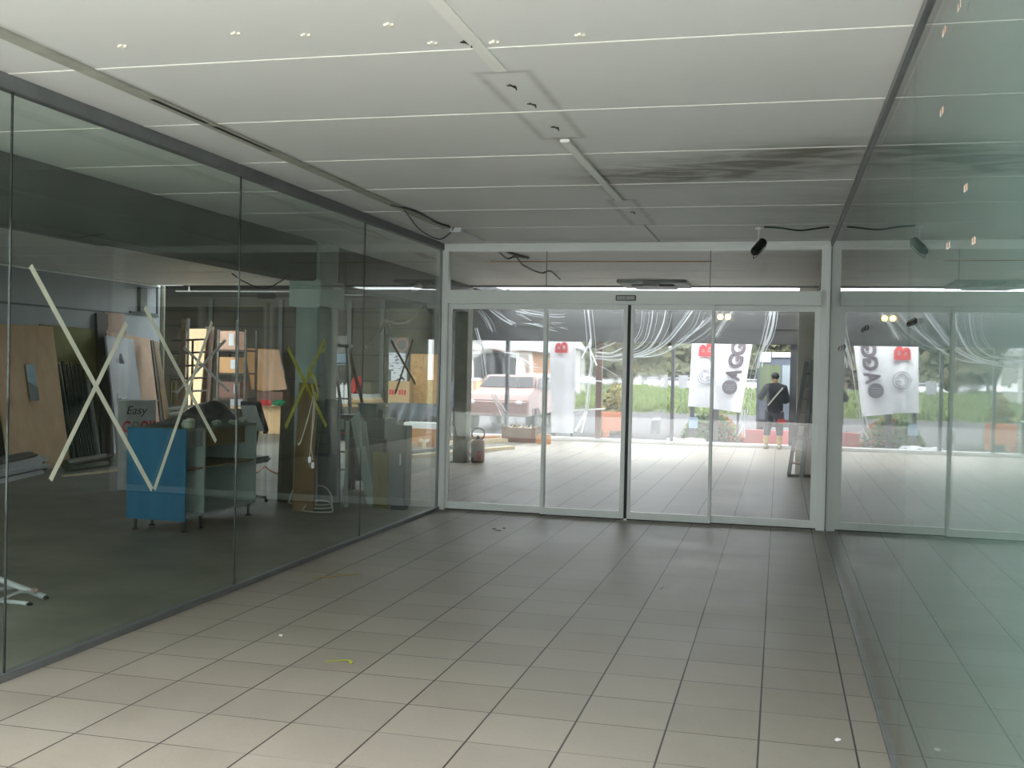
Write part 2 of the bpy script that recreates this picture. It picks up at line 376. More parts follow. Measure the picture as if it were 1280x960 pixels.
M['flag'] = pmat('white_flag_cloth', (.83, .83, .87), .75, (.79, .79, .83), 2)
M['fgrey'] = pmat('grey_printed_ink', (.16, .125, .145), .7, (.13, .10, .12))
M['fdisc'] = pmat('mid_grey_ink', (.20, .18, .20), .7)
M['flight'] = pmat('pale_grey_ink', (.42, .42, .47), .7)
M['fred'] = pmat('red_printed_ink', (.62, .05, .055), .7)
M['board'] = pmat('grey_sign_panel', (.13, .135, .145), .7)
M['pole'] = pmat('dark_grey_post', (.10, .10, .105), .5)
M['kerb'] = pmat('red_painted_kerb', (.50, .10, .10), .7, (.42, .13, .12), 4)
M['orange'] = pmat('salmon_orange_barrier', (.68, .26, .14), .6, (.60, .22, .11), 3)
M['roof'] = pmat('grey_roof_tiles', (.22, .22, .23), .8)
M['render'] = pmat('pale_render', (.50, .50, .49), .8)
M['brick'] = pmat('orange_brick', (.40, .22, .13), .8, (.33, .17, .10), 8)
M['skin'] = pmat('skin', (.48, .28, .19), .55, (.44, .25, .17))
M['bcloth'] = pmat('black_cloth', (.014, .014, .017), .8, (.010, .010, .013), 10)
M['ncloth'] = pmat('navy_trouser_cloth', (.02, .023, .038), .8, (.014, .016, .028), 10)
M['hair'] = pmat('dark_hair', (.02, .015, .012), .6)
M['sock'] = pmat('ochre_sock', (.48, .33, .09), .8)
M['boot'] = pmat('pale_work_boot', (.36, .31, .24), .7)
M['gwin'] = pmat('dull_green_glass', (.075, .095, .045), .4, (.045, .06, .03), 3)
M['entry'] = pmat('dark_entrance_matting', (.40, .38, .35), .9, (.33, .315, .29), 30, spec=.1)
M['lamp'] = emat('warm_added_glow', (1, .66, .18), 2.2)
M['grey'] = pmat('mid_grey_plastic', (.28, .285, .30), .5)
M['lgrey'] = pmat('light_grey_plastic', (.50, .51, .53), .5)
M['ceramic'] = pmat('dusty_glass_jar', (.40, .45, .36), .3, (.33, .38, .3))

XL, XR, D, ZC = -3.6494, .4899, 11.3289, 2.9418
YE = 17.15          # where the low ceiling ends
YF = 23.4           # street facade
XW = -10.9          # left wall of the shop

# ------------------------------------------------------------------ setting
YN = -.1           # street-side edge of the building behind the photographer
struct(MB().box(XL, 1.2, YN, D, -.12, 0).box(-5.2, 1.2, D, YF+.5, -.12, 0).build('floor', M['tile']))
struct(MB().box(XW-4.2, XL, YN, D, -.12, -.001).box(XW-4.2, -5.2, D, YF+.5, -.12, -.001).build('floor_shop', M['concrete']))
struct(MB().box(XW-.3, 1.2, YN, YE, ZC, ZC+.25).build('ceiling', M['ceil']))
struct(MB().box(XW-.2, XW, YN-.1, 17.25, 0, ZC).build('wall_left', M['lwall']))
struct(MB().box(XW, XW+.012, YN+.1, 17.2, 2.36, 2.39).build('trim_1', M['beam']))
struct(MB().box(XW, XW+.03, YN+.1, 17.2, ZC-.035, ZC-.012).build('trim_2', M['alu']))
for k in range(3):
    xa_ = XW+k*(XL-.05-XW)/3; xb_ = xa_+(XL-.05-XW)/3
    struct(MB().box(xa_+.03, xb_-.03, YN+.04, YN+.05, .05, ZC-.06).build('window_%d' % (40+k), M['gglass'], flat=True))
    struct(MB().box(xa_-.03, xa_+.03, YN, YN+.08, 0, ZC).box(xa_+.03, xb_-.03, YN, YN+.08, ZC-.08, ZC).box(xa_+.03, xb_-.03, YN, YN+.08, 0, .06).build('trim_%d' % (90+k), M['greyalu']))
struct(MB().box(XR+.06, XR+.2, YN, D-.02, 0, ZC).build('wall_right', M['backing']))
struct(MB().box(XR+.06, XR+.26, D+.02, YF, 0, 3.05).build('wall_side', M['rwall']))
# left part of the rear: dark roof deck and panelled wall
struct(MB().box(-15.1, -5.9, 19.6, YF+.2, 3.16, 3.3).build('ceiling_rear', M['darkroof']))
struct(MB().box(-15.1, -5.9, YE+.05, 19.6, 3.2, 3.22).build('ceiling_added_skylight', M['roofl']))  # unseen opal strip added to bring daylight onto the rear of the shop
struct(MB().box(-15.3, -15.1, 17.2, YF+.2, 0, 3.2).build('wall_rear_left', M['brown']))
mw = MB().box(-15.1, -6.98, YF, YF+.15, 0, 3.16)
struct(mw.build('wall_rear', M['brown']))
for i, z in enumerate((.6, 1.2, 1.8, 2.43, 2.8)):
    struct(MB().box(-15.1, -7.42, YF-.02, YF+.01, z, z+.035).build('trim_%d' % (3+i), M['darkroof']))
for i, px in enumerate((264, 351, 437, 478)):
    a = P(px, 450, Y=YF); struct(MB().box(a.x-.05, a.x+.05, YF-.06, YF, 0, 3.1).build('trim_%d' % (8+i), M['beam']))
struct(MB().box(-5.9, .75, 20.4, YF+.25, 3.62, 3.64).build('ceiling_added_opal_roof', M['roofl']))  # opal roof added overhead to dim the sky light on the porch floor
struct(MB().box(-5.9, .75, YE+.05, 20.4, 3.6, 3.7).build('ceiling_added_porch_roof', M['lwall']))  # unseen solid roof added to keep daylight off the floor behind the doors
for k in range(7):
    x = -5.85+k*1.08; struct(MB().box(x-.03, x+.03, YE+.05, YF+.25, 3.56, 3.62).build('trim_%d' % (100+k), M['alu']))
# roof pipes and fittings under the dark deck
for (xa, xb, y, z) in ((-14.2, -11.2, 18.5, 3.05), (-12.4, -8.6, 20.2, 3.06), (-9.6, -6.2, 21.0, 3.05)):
    t = MB().tube([(xa, y, z), (xb, y, z)], .012); t.box(xa+.3, xa+.33, y-.01, y+.01, z, 3.16).box(xb-.33, xb-.3, y-.01, y+.01, z, 3.16)
    o = t.build('ceiling_pipe', M['steel'])
    tag(o, {18.5: 'thin steel pipe under the dark roof above the scaffold', 20.2: 'thin steel pipe under the dark roof behind the pale pillar',
            21.0: 'thin steel pipe under the dark roof, the one closest to the bright doors'}[y], 'pipe', 'pipes under the dark roof')
# concrete/steel frame
struct(MB().box(-5.3, -5.0, YN+.12, 10.98, 2.5, ZC).box(-5.3, -5.0, 11.6, 17.0, 2.5, ZC).build('beam_1', M['beam'], bevel=.008))
struct(MB().box(-5.25, -4.98, 11.0, 11.55, 0, ZC).build('pillar_1', M['pillar'], bevel=.01))
struct(MB().box(-5.31, -4.93, 10.94, 11.62, 2.22, 2.52).build('trim_110', M['pillar'], bevel=.01))
struct(MB().box(-5.24, -5.02, 17.0, 17.3, 0, ZC).box(-5.27, -4.99, 16.97, 17.33, 0, .02).build('pillar_2', M['pillar2'], bevel=.008))
struct(MB().box(.27, .53, 17.3, 17.6, 0, 3.3).build('pillar_3', M['pillar3'], bevel=.008))
struct(MB().box(-5.35, .6, YE-.1, YE+.05, ZC-.02, ZC+.3).build('trim_12', M['beam']))
# street facade
fa = MB().box(-7.5, .75, YF-.05, YF+.25, 2.21, 3.02).box(-7.5, .75, YF-.09, YF-.05, 2.21, 2.27).box(-7.5, .75, YF-.075, YF-.05, 2.52, 2.54)
struct(fa.build('lintel', M['lintel'], bevel=.006))
for i, (px, w, mt) in enumerate(((634, .07, 'pole'), (749, .13, 'crate'), (783, .06, 'pole'), (841, .07, 'pole'), (992, .16, 'pole'))):
    a = P(px, 480, Y=YF+.1); struct(MB().box(a.x-w/2, a.x+w/2, YF+.02, YF+.16, 0, 2.22).build('trim_%d' % (13+i), M[mt], bevel=.004))
struct(MB().box(-7.42, .75, YF-.05, YF+.3, 0, .07).build('trim_18', M['pave'], bevel=.01))

# ceiling joint strips
for j, yj in enumerate([4.4131+1.1251*k for k in range(-6, 12)]):
    x0 = XW if yj > 0 else XW
    struct(MB().box(XW, .53, yj-.009, yj+.009, ZC-.003, ZC+.01).build('trim_%d' % (200+j), M['joint']))

# ------------------------------------------------------------------ left glass wall
seams = [-.11, 2.19, 4.469, 6.743, 9.035, D-.01]
wn = 1
for a, b in zip([YN+.1]+seams[:-1], seams):
    w = MB().box(XL-.006, XL+.006, a+.004, b-.004, .02, ZC-.03).build('window_%d' % wn, M['gglass'], flat=True); struct(w)
    wn += 1
struct(MB().box(XL-.03, XL+.03, YN+.1, D-.04, ZC-.075, ZC).build('trim_40', M['greyalu'], bevel=.004))
struct(MB().box(XL-.03, XL+.03, YN+.1, D-.04, 0, .035).build('trim_41', M['greyalu'], bevel=.004))
for k, s in enumerate(seams[:-1]):
    struct(MB().box(XL-.0055, XL+.0055, s-.003, s+.003, .03, ZC-.06).build('trim_%d' % (42+k), M['rubber']))
# right glass wall, in front of the painted backing
for a, b in zip([YN+.1]+seams[:-1], seams):
    struct(MB().box(XR-.006, XR+.006, a+.002, b-.002, .02, ZC-.02).build('window_%d' % wn, M['gglass'], flat=True)); wn += 1
struct(MB().box(XR-.02, XR+.03, YN+.1, D-.04, ZC-.05, ZC).build('trim_50', M['greyalu'], bevel=.004))
struct(MB().box(XR-.014, XR+.03, YN+.1, D-.04, 0, .022).build('trim_51', M['greyalu'], bevel=.003))

# ------------------------------------------------------------------ door wall
Y0 = D
def at_door(px, py, dy=0): return P(px, py, Y=Y0+dy)
zt = ZC
zh1, zh0 = at_door(790, 364).z, at_door(790, 381).z       # header top / bottom
struct(MB().box(XL, XR, Y0-.03, Y0+.07, ZC-.085, ZC).box(XL, XR, Y0-.045, Y0-.03, ZC-.042, ZC-.005).build('trim_60', M['alu'], bevel=.004))
struct(MB().box(XL+.005, XL+.075, Y0-.03, Y0+.07, 0, ZC-.08).build('trim_61', M['alu'], bevel=.004))
struct(MB().box(XR-.10, XR-.012, Y0-.03, Y0+.07, 0, ZC-.08).box(XR-.045, XR-.012, Y0-.055, Y0-.03, 0, ZC-.03).build('trim_62', M['alu'], bevel=.004))
struct(MB().box(XL-.02, XL+.005, Y0-.05, Y0+.06, 0, ZC).build('trim_63', M['greyalu']))
struct(MB().box(XR-.010, XR+.012, Y0-.06, Y0+.0, 0, ZC-.02).build('trim_64', M['greyalu']))
struct(MB().box(XL+.075, XR-.10, Y0-.12, Y0+.10, zh0, zh1).box(XL+.075, XR-.10, Y0-.128, Y0-.12, zh0+.012, zh1-.012).build('trim_65', M['alu'], bevel=.005))
# transom lights
tx = [XL+.075, at_door(683, 330).x, at_door(888, 330).x, XR-.10]
for a, b in zip(tx[:-1], tx[1:]):
    struct(MB().box(a+.002, b-.002, Y0+.015, Y0+.025, zh1-.01, ZC-.08).build('window_%d' % wn, M['glass'], flat=True)); wn += 1
for k, a in enumerate(tx[1:-1]):
    struct(MB().box(a-.0035, a+.0035, Y0+.013, Y0+.027, zh1, ZC-.08).build('trim_%d' % (66+k), M['greyalu']))
# four leaves: two fixed side lights behind, two sliding leaves in front
def leaf(n, x0, x1, y, sl, sr, dark=None):
    z0 = .012
    f = MB().box(x0, x0+sl, y-.02, y+.02, z0, zh0).box(x1-sr, x1, y-.02, y+.02, z0, zh0)
    f.box(x0+sl, x1-sr, y-.02, y+.02, z0, z0+.075).box(x0+sl, x1-sr, y-.02, y+.02, zh0-.055, zh0)
    o = struct(f.build('door_%d' % n, M['alu'], bevel=.003))
    MB().box(x0+sl-.005, x1-sr+.005, y-.005, y+.005, z0+.07, zh0-.05).build('pane', M['glass'], o, flat=True)
    MB().box(x0, x1, y-.012, y+.012, 0, z0).build('bottom_seal', M['rubber'], o)
    if dark: MB().box(dark[0], dark[1], y-.021, y+.021, z0, zh0-.005).build('rubber_edge', M['rubber'], o, label='black rubber edge strip')
    return o
xa = at_door(676, 640).x; xb = at_door(779.5, 647).x; xb2 = at_door(783.5, 648).x; xc = at_door(887, 655).x
leaf(1, XL+.075, xa+.03, Y0+.045, .03, .045)
leaf(2, xa-.005, xb, Y0-.02, .035, .045)
leaf(3, xb2, xc+.005, Y0-.02, .032, .03)
leaf(4, xc-.03, XR-.10, Y0+.045, .035, .055)
st = struct(MB().box(xb+.001, xb2-.001, Y0-.025, Y0+.0, .012, zh0-.003).build('trim_70', M['rubber']))
# motion sensor in the header
a, b = at_door(770, 369, -.13), at_door(795, 376, -.13)
s = thing('motion_sensor', 'small flat motion sensor with black rim on the white door header', 'sensor', ((a.x+b.x)/2, Y0-.13, b.z))
MB().box(a.x, b.x, Y0-.15, Y0-.126, b.z, a.z).build('housing', M['dark'], s, bevel=.004)
MB().box(a.x+.012, b.x-.012, Y0-.153, Y0-.149, b.z+.01, a.z-.01).build('lens_plate', M['lgrey'], s, bevel=.001)
MB().tube([((a.x+b.x)/2, Y0-.153, (a.z+b.z)/2), ((a.x+b.x)/2, Y0-.158, (a.z+b.z)/2)], .007).build('eye', M['dark'], s)

# ------------------------------------------------------------------ tape crosses on the left glass
def on_glass(x, y): return P(x, y, X=XL+.0065)
def cross(strips, w, mat, label, extra=None):
    c = on_glass(*strips[0][0]); q = on_glass(*strips[-1][1])
    t = thing('tape_cross', label, 'tape', ((c+q)/2), 'tape crosses on the glass wall')
    for k, (p0, p1) in enumerate(strips):
        MB().ribbon([on_glass(*p0), on_glass(*p1)], w, .0006+.0004*k, (1, 0, 0)).build('strip', mat, t)
    return t
cross([((38, 332), (190, 612)), ((158, 404), (63, 600))], .032, M['tape'], 'cream tape cross on the glass in front of the plywood sheet, largest of the crosses')
cross([((181, 384), (270, 552)), ((265, 402), (193, 612))], .030, M['tape'], 'cream tape cross on the glass in front of the scaffold and blue cabinet')
t3 = cross([((360, 435), (408, 533)), ((404, 428), (357, 534))], .040, M['ytape'], 'yellow-green tape cross with a peeled loop, in front of the pale pillar')
g = lambda x, y: on_glass(x, y)+Vector((.01, 0, 0))
MB().ribbon([g(384, 462), g(391, 472), g(395, 486), g(396, 497), g(392, 494), g(388, 480)], .05, .001, (1, .2, 0)).build('peeled_loop', M['ytape'], t3)
MB().ribbon([g(390, 495), g(384, 520), g(375, 550), g(371, 556)], .018, .001, (1, 0, 0)).build('loose_strip', M['tape'], t3, label='cream loose strip of tape hanging down')
MB().ribbon([g(402, 430), g(403, 424), g(406, 433), g(400, 441)], .018, .001, (1, .1, 0)).build('torn_end', M['ytape'], t3)
cross([((489, 426), (519, 480)), ((516, 425), (494, 492))], .036, M['dtape'], 'dark olive tape cross on the glass pane next to the sliding doors')
# double white lead with plugs, hanging down the glass
t = thing('hanging_lead', 'double off-white lead ending in two white plugs, hanging beside the yellow-green tape', 'cable', P(388, 578, X=XL+.014))
gg = lambda x, y: P(x, y, X=XL+.014)
MB().tube(smooth([gg(393, 490), gg(391, 520), gg(389, 550), gg(387, 570)]), .004).tube(smooth([gg(394, 490), gg(393, 520), gg(389, 555), gg(391, 575)]), .004).build('wire', M['cable'], t)
for p in ((387, 573), (391, 580)):
    c = gg(*p); MB().lathe(c-Vector((0, 0, .035)), [(.008, 0), (.013, .008), (.013, .04), (.007, .05)], 12).build('plug', M['white'], t)

# ------------------------------------------------------------------ marks on the right glass
def on_r(x, y): return P(x, y, X=XR-.0065)
for k, (x, y, lb) in enumerate(((1180, 40, 'orange and white sticker scrap on the right glass, topmost of its kind'), (1199, 8, 'dull red sticker scrap on the right glass at the very top edge'),
        (1177, 140, 'orange and white sticker scrap on the right glass just above the stain reflection'), (1207, 235, 'orange and white sticker scrap on the right glass above the reflected camera'),
        (1185, 307, 'pale sticker scrap on the right glass, the smaller of two on the reflected white rail'), (1217, 301, 'orange sticker scrap on the right glass, the larger of two on the reflected white rail'))):
    c = on_r(x, y); s = abs(on_r(x+1.7, y).y-c.y); hh = abs(on_r(x, y-4.2).z-c.z)
    t = thing('sticker_scrap', lb, 'sticker', c, 'sticker scraps on the right glass')
    MB().box(c.x-.001, c.x, c.y-s, c.y+s, c.z-hh, c.z+hh).build('paper_base', M['plaster'], t)
    MB().box(c.x-.002, c.x-.001, c.y-s, c.y-s*.1, c.z-hh*.8, c.z+hh*.9).build('orange_edge', M['orange'] if 'orange' in lb else M['redgrey'], t, label='orange edge')

# ------------------------------------------------------------------ text helper
def text_mb(txt, size, ex=.002, bold=0.0):
    cu = bpy.data.curves.new('t', 'FONT'); cu.body = txt; cu.size = size; cu.extrude = ex; cu.offset = bold
    cu.align_x = 'CENTER'; cu.align_y = 'CENTER'; cu.resolution_u = 4
    ob = bpy.data.objects.new('t', cu); COL.objects.link(ob)
    dg = bpy.context.evaluated_depsgraph_get(); me = ob.evaluated_get(dg).to_mesh()
    vs = [v.co.copy() for v in me.vertices]; fs = [list(p.vertices) for p in me.polygons]
    ob.evaluated_get(dg).to_mesh_clear(); COL.objects.unlink(ob); bpy.data.objects.remove(ob); bpy.data.curves.remove(cu)
    return vs, fs
def put_text(txt, size, origin, ax, ay, name, mat, parent, ex=.002, bold=0, label=None, sx=1, fit=None):
    vs, fs = text_mb(txt, size, ex, bold)
    ax = Vector(ax).normalized(); ay = Vector(ay).normalized(); az = ax.cross(ay)
    if fit:
        w = max(v.x for v in vs)-min(v.x for v in vs); h = max(v.y for v in vs)-min(v.y for v in vs)
        cx = (max(v.x for v in vs)+min(v.x for v in vs))/2; cy = (max(v.y for v in vs)+min(v.y for v in vs))/2
        vs = [Vector(((v.x-cx)*fit[0]/w, (v.y-cy)*fit[1]/h, v.z)) for v in vs]
    m = MB(); m.add([Vector(origin)+ax*v.x*sx+ay*v.y+az*v.z for v in vs], fs)
    return m.build(name, mat, parent, label, flat=True, weld=False)
# black figure-eight marks stuck on the right glass
for (x, y, lb) in ((1052, 435, 'black figure-eight mark on the right glass, lowest of the three'), (1081, 411, 'black figure-eight mark on the right glass, middle one of three'), (1140, 403, 'black double figure-eight mark on the right glass, beside the reflected sliding leaf')):
    c = on_r(x, y); w = abs(on_r(x+4, y).y-on_r(x-4, y).y); hh = abs(on_r(x, y-3).z-on_r(x, y+3).z)
    t = thing('glass_mark', lb, 'sticker', c, 'black marks on the right glass')
    m = MB()
    for k in ((-1, 1) if 'double' not in lb else (-1.6, -.4, .6, 1.7)):
        cc = c+Vector((0, k*w*.25, 0))
        m.tube([cc+Vector((-.001, math.cos(q)*w*.24, math.sin(q)*hh*.5)) for q in [i*PI/6 for i in range(12)]], .0042, 5, closed=True)
    m.build('ring', M['dark'], t)

# ------------------------------------------------------------------ on the ceiling of the passage
def oc(x, y, z=ZC): return P(x, y, Z=z)
struct(MB().box(-1.30, -1.24, 1.2, 4.75, ZC-.006, ZC).build('trim_80', M['joint']))
struct(MB().box(-1.295, -1.235, 6.22, 8.45, ZC-.018, ZC).build('trim_81', M['joint'], bevel=.004))
struct(MB().box(-1.26, -1.245, 9.95, D-.1, ZC-.006, ZC).build('trim_82', M['duct']))
struct(MB().box(-3.235, -3.145, 1.5, 10.0, ZC-.012, ZC).build('trim_83', M['duct'], bevel=.003))
for k, (y0, y1) in enumerate(((4.92, 5.47), (5.55, 6.25))):
    struct(MB().box(-3.19, -3.165, y0, y1, ZC-.0135, ZC-.011).build('trim_%d' % (84+k), M['dark']))  # dark strips stand in for the shade inside the open duct slots
for k, (x, y, lb) in enumerate(((153, 57, 'left of all the others'), (295, 41, 'second from the glass wall'), (382, 43, 'third from the glass wall'),
                                (486, 30, 'fourth from the glass wall'), (541, 53, 'just left of the central strip'), (618, 52, 'just right of the central strip'), (725, 43, 'furthest from the glass wall'))):
    c = oc(x, y); r = .022
    m = MB().box(c.x-r, c.x+r, c.y-.005, c.y+.005, ZC-.008, ZC).box(c.x-.006, c.x+.006, c.y-r*.8, c.y+r*.8, ZC-.009, ZC)
    tag(m.build('ceiling_anchor', M['plaster']), 'small cream cross-shaped anchor on the white ceiling, '+lb, 'anchor', 'anchors left in the ceiling')
for (x, y, lb) in ((583, 53, 'beside the anchors'), (640, 107, 'near end of the long grimy outline'), (665, 130, 'middle of the long grimy outline, by the joint'), (694, 159, 'far end of the long grimy outline'), (791, 265, 'in the far grimy outline by the doors')):
    c = oc(x, y)
    m = MB().bar(c+Vector((-.022, -.015, -.002)), c+Vector((.018, .01, -.002)), .006, .006).bar(c+Vector((-.006, -.03, -.002)), c+Vector((.008, .035, -.002)), .006, .006)
    m.tube([c+Vector((.012, .03, .0)), c+Vector((.014, .033, -.014))], .0035)
    tag(m.build('fixing_bracket', M['dsteel']), 'dark bent bracket on the ceiling, '+lb, 'bracket', 'brackets left on the ceiling track')
# security camera on its rod
b = P(948, 306, Y=10.25)
t = thing('security_camera', 'dark cylindrical security camera hanging from the ceiling on a white rod', 'camera', (b.x, b.y, ZC))
MB().lathe((b.x, b.y, ZC-.02), [(.03, .0), (.035, .008), (.035, .02)], 14).build('mount_plate', M['white'], t)
MB().tube([(b.x, b.y, ZC-.01), (b.x, b.y, b.z+.01)], .009).build('rod', M['white'], t)
h0 = P(954, 302, Y=10.3); h1 = P(943, 315, Y=10.12)
MB().tube([h0, h0+(h1-h0)*.06, h0+(h1-h0)*.9, h1], [.03, .042, .042, .036], 14).build('housing', M['dark'], t)
MB().tube([h1, h1+(h1-h0)*.05], [.034, .03], 14).build('lens', M['rubber'], t)
MB().tube(smooth([h0, h0+Vector((.02, .02, -.05)), h1+Vector((.0, .05, -.05)), h1+Vector((-.01, .06, -.02))]), .004).build('lead', M['kcable'], t)
# cables at the ceiling
m = MB().tube(smooth([oc(955, 283)+Vector((0, 0, -.006)), oc(975, 285, ZC-.02), oc(1000, 288, ZC-.04), oc(1025, 285, ZC-.02), oc(1036, 283)+Vector((0, 0, -.006))]), .008)
tag(m.build('green_cable', M['gcable']), 'dark green cable sagging along the ceiling beside the security camera', 'cable')
m = MB().tube(smooth([oc(488, 256, ZC-.01), oc(520, 264, ZC-.012), oc(545, 278, ZC-.012), oc(562, 283, ZC-.015)]), .009)
m.tube(smooth([oc(505, 262, ZC-.012), oc(525, 287, ZC-.05), oc(548, 299, ZC-.07), oc(562, 292, ZC-.04), oc(567, 284, ZC-.012)]), .006)
tag(m.build('ceiling_cable', M['kcable']), 'loose dark cable looping across the ceiling in the corner above the doors', 'cable')
c = oc(571, 285); m = MB().box(c.x-.06, c.x+.05, c.y-.03, c.y+.03, ZC-.04, ZC); m.bar(oc(578, 289, ZC-.012), oc(604, 301, ZC-.012), .03, .02)
tag(m.build('junction_box', M['white'], bevel=.004), 'small white junction box with trunking in the ceiling corner above the doors', 'junction box')
# beyond the doors: cassette unit and cables
t = thing('ceiling_cassette', 'dark square ceiling cassette unit behind the glass above the doors', 'air unit', (-1.85, 16.4, ZC))
MB().box(-2.4, -1.36, 15.9, 16.95, ZC-.05, ZC).build('panel', M['grey'], t, bevel=.01)
MB().box(-2.2, -1.56, 16.1, 16.75, ZC-.085, ZC-.05).build('grille', M['dark'], t, bevel=.008)
MB().box(-2.0, -1.76, 15.82, 15.95, ZC-.1, ZC-.03).build('bracket', M['dsteel'], t)
m = MB().tube(smooth([oc(622, 313, ZC-.02), oc(634, 323, ZC-.05), oc(645, 321, ZC-.02), oc(655, 332, ZC-.06), oc(676, 341, ZC-.08), oc(688, 339, ZC-.03), oc(700, 349, ZC-.05)]), .012)
m.tube(smooth([oc(626, 311, ZC-.01), oc(645, 319, ZC-.02), oc(660, 322, ZC-.01)]), .018)
tag(m.build('ceiling_cable', M['kcable']), 'loose dark cable on the ceiling beyond the glass over the doors', 'cable')
struct(MB().bar(oc(612, 327, ZC-.005), oc(890, 327, ZC-.005), .03, .01).build('trim_86', M['osb']))

# ------------------------------------------------------------------ bits lying on the passage floor
def fl(x, y, z=0): return P(x, y, Z=z)
tag(MB().ribbon([fl(391, 723, .002), fl(420, 720, .004), fl(451, 717, .002)], .018, .002, (0, 0, 1)).build('tape_scrap', M['yscrap']), 'straight yellow tape scrap on the tiles by the glass wall', 'tape', 'yellow tape scraps on the tiles')
tag(MB().ribbon([fl(407, 827, .002), fl(422, 826, .006), fl(434, 825, .01), fl(439, 828, .004), fl(437, 830, .002)], .016, .002, (0, 0, 1)).build('tape_scrap', M['ytape']), 'curled yellow tape scrap on the tiles in the middle of the passage', 'tape', 'yellow tape scraps on the tiles')
for (x, y, lb) in ((351, 795, 'white crumb on the tiles between the two tape scraps'), (827, 735, 'white crumb on the tiles well in front of the doors'), (1047, 926, 'white torn bit on the tiles beside the right glass')):
    c = fl(x, y); tag(MB().blob(c+Vector((0, 0, .005)), (.014, .014, .007), 1, .5, 2, x).build('paper_crumb', M['white']), lb, 'crumb', 'crumbs on the tiles')
c = fl(630, 662); m = MB()
for k in range(5): m.blob(c+Vector((random.uniform(-.12, .12), random.uniform(-.12, .12), .004)), (.03*random.uniform(.5, 1), .02, .005), 1, .5, 2, k)
tag(m.build('dirt_patch', M['dsteel']), 'dark patch of dirt on the tiles in front of the left sliding leaf', 'dirt')['kind'] = 'stuff'

# ------------------------------------------------------------------ shop: leaning against the left wall
def slab(pts, th, name, mat, parent=None, label=None, bevel=0):
    """pts: bl, br, tr, tl (3-D); thickness away from the viewer"""
    pts = [Vector(p) for p in pts]; n = (pts[1]-pts[0]).cross(pts[3]-pts[0]).normalized()
    if n.dot(pts[0]-Vector((0, 0, H))) < 0: n = -n
    return MB().prism(pts, n*th).build(name, mat, parent, label, bevel)
def lean(bl, br, tr, tl, xt, name, mat, th=.018, parent=None, zb=0.0):
    return slab([P(*bl, Z=zb), P(*br, Z=zb), P(*tr, X=xt), P(*tl, X=xt)], th, name, mat, parent)
def lbl(o, label, cat, group=None): return tag(o, label, cat, group)
GL = 'boards leaning on the shop wall'
lbl(slab([P(55, 578, X=-10.84), P(128, 566, X=-10.84), P(126, 412, X=-10.86), P(50, 405, X=-10.86)], .02, 'yellow_board', M['olive']), 'dull yellow board standing flat on the shop wall behind the metal studs', 'board', GL)
o = thing('plywood_sheet', 'large tan plywood sheet with a blue label, leaning on the shop wall', 'board', P(50, 588, Z=0), GL)
q = [P(12, 592, Z=0), P(88, 583, Z=0), P(66, 408, X=-10.7), P(-14, 404, X=-10.7)]
slab(q, .02, 'panel', M['ply'], o)
def on_quad(q, u, v): return (q[0]*(1-u)+q[1]*u)*(1-v)+(q[3]*(1-u)+q[2]*u)*v
nn = Vector((.012, -.004, .003))
slab([on_quad(q, .47, .47)+nn, on_quad(q, .61, .47)+nn, on_quad(q, .60, .72)+nn, on_quad(q, .46, .72)+nn], .004, 'label_sticker', M['bpaper'], o, 'glossy pale blue label')
slab([on_quad(q, .47, .47)+nn*1.4, on_quad(q, .61, .47)+nn*1.4, on_quad(q, .608, .56)+nn*1.4, on_quad(q, .47, .60)+nn*1.4], .002, 'label_picture', M['bluegrey'], o, 'dark blue lower half of the label')
lbl(slab([P(-40, 600, Z=0), P(14, 590, Z=0), P(1, 455, X=-10.6), P(-40, 455, X=-10.6)], .03, 'dark_board', M['oliveb']), 'dark narrow board at the picture edge, half behind the big plywood sheet', 'board', GL)
studs = [(72, 455, 92), (78, 452, 98), (83, 455, 102), (88, 453, 106), (93, 456, 110), (98, 455, 114), (104, 462, 118), (110, 475, 124)]
for i, (xt, yt, xb) in enumerate(studs):
    mt = M['steel'] if i == 7 else M['dsteel']
    a, b = P(xb, 578-.06*(xb-88), Z=0.01), P(xt, yt, X=-10.72+.02*(i % 3))
    m = MB().bar(a, b, .045, .035, (1, 0, 0)); m.bar(a+Vector((.02, 0, .02)), b+Vector((.02, 0, 0)), .015, .025, (1, 0, 0))
    lbl(m.build('metal_stud', mt), 'bright galvanised stud leaning at the end of the dark bundle' if i == 7 else 'dark metal stud in the bundle leaning beside the big plywood sheet', 'metal stud', 'metal studs leaning on the shop wall')
lbl(lean((128, 572), (143, 569.5), (135, 392), (121, 391), -10.83, 'veneer_board', M['dbrown'], .04), 'dark brown board leaning edge-on behind the grey door', 'board', GL)
lbl(lean((147, 571), (176, 568), (155, 392), (130, 390), -10.85, 'pink_board', M['pink'], .02), 'tall pinkish board showing above the grey door', 'board', GL)
lbl(lean((150, 576), (210, 571), (190, 424), (133, 414), -10.70, 'chipboard_sheet', M['peach'], .02), 'peach chipboard sheet leaning behind the grey door', 'board', GL)
o = thing('door_leaf', 'pale grey loose door leaf with a metal handle, leaning on the boards', 'door', P(170, 578, Z=0))
q = [P(151, 583, Z=0), P(187, 579, Z=0), P(167, 424, X=-10.5), P(132, 419, X=-10.5)]
slab(q, .04, 'panel', M['gdoor'], o, bevel=.004)
c = on_quad(q, .12, .47)+nn*2; MB().bar(c+Vector((0, 0, -.13)), c+Vector((0, 0, .13)), .04, .012, (1, 0, 0)).tube([c+Vector((.0, 0, .05)), c+Vector((.06, 0, .05)), c+Vector((.06, .14, .05))], .012).build('handle', M['steel'], o)
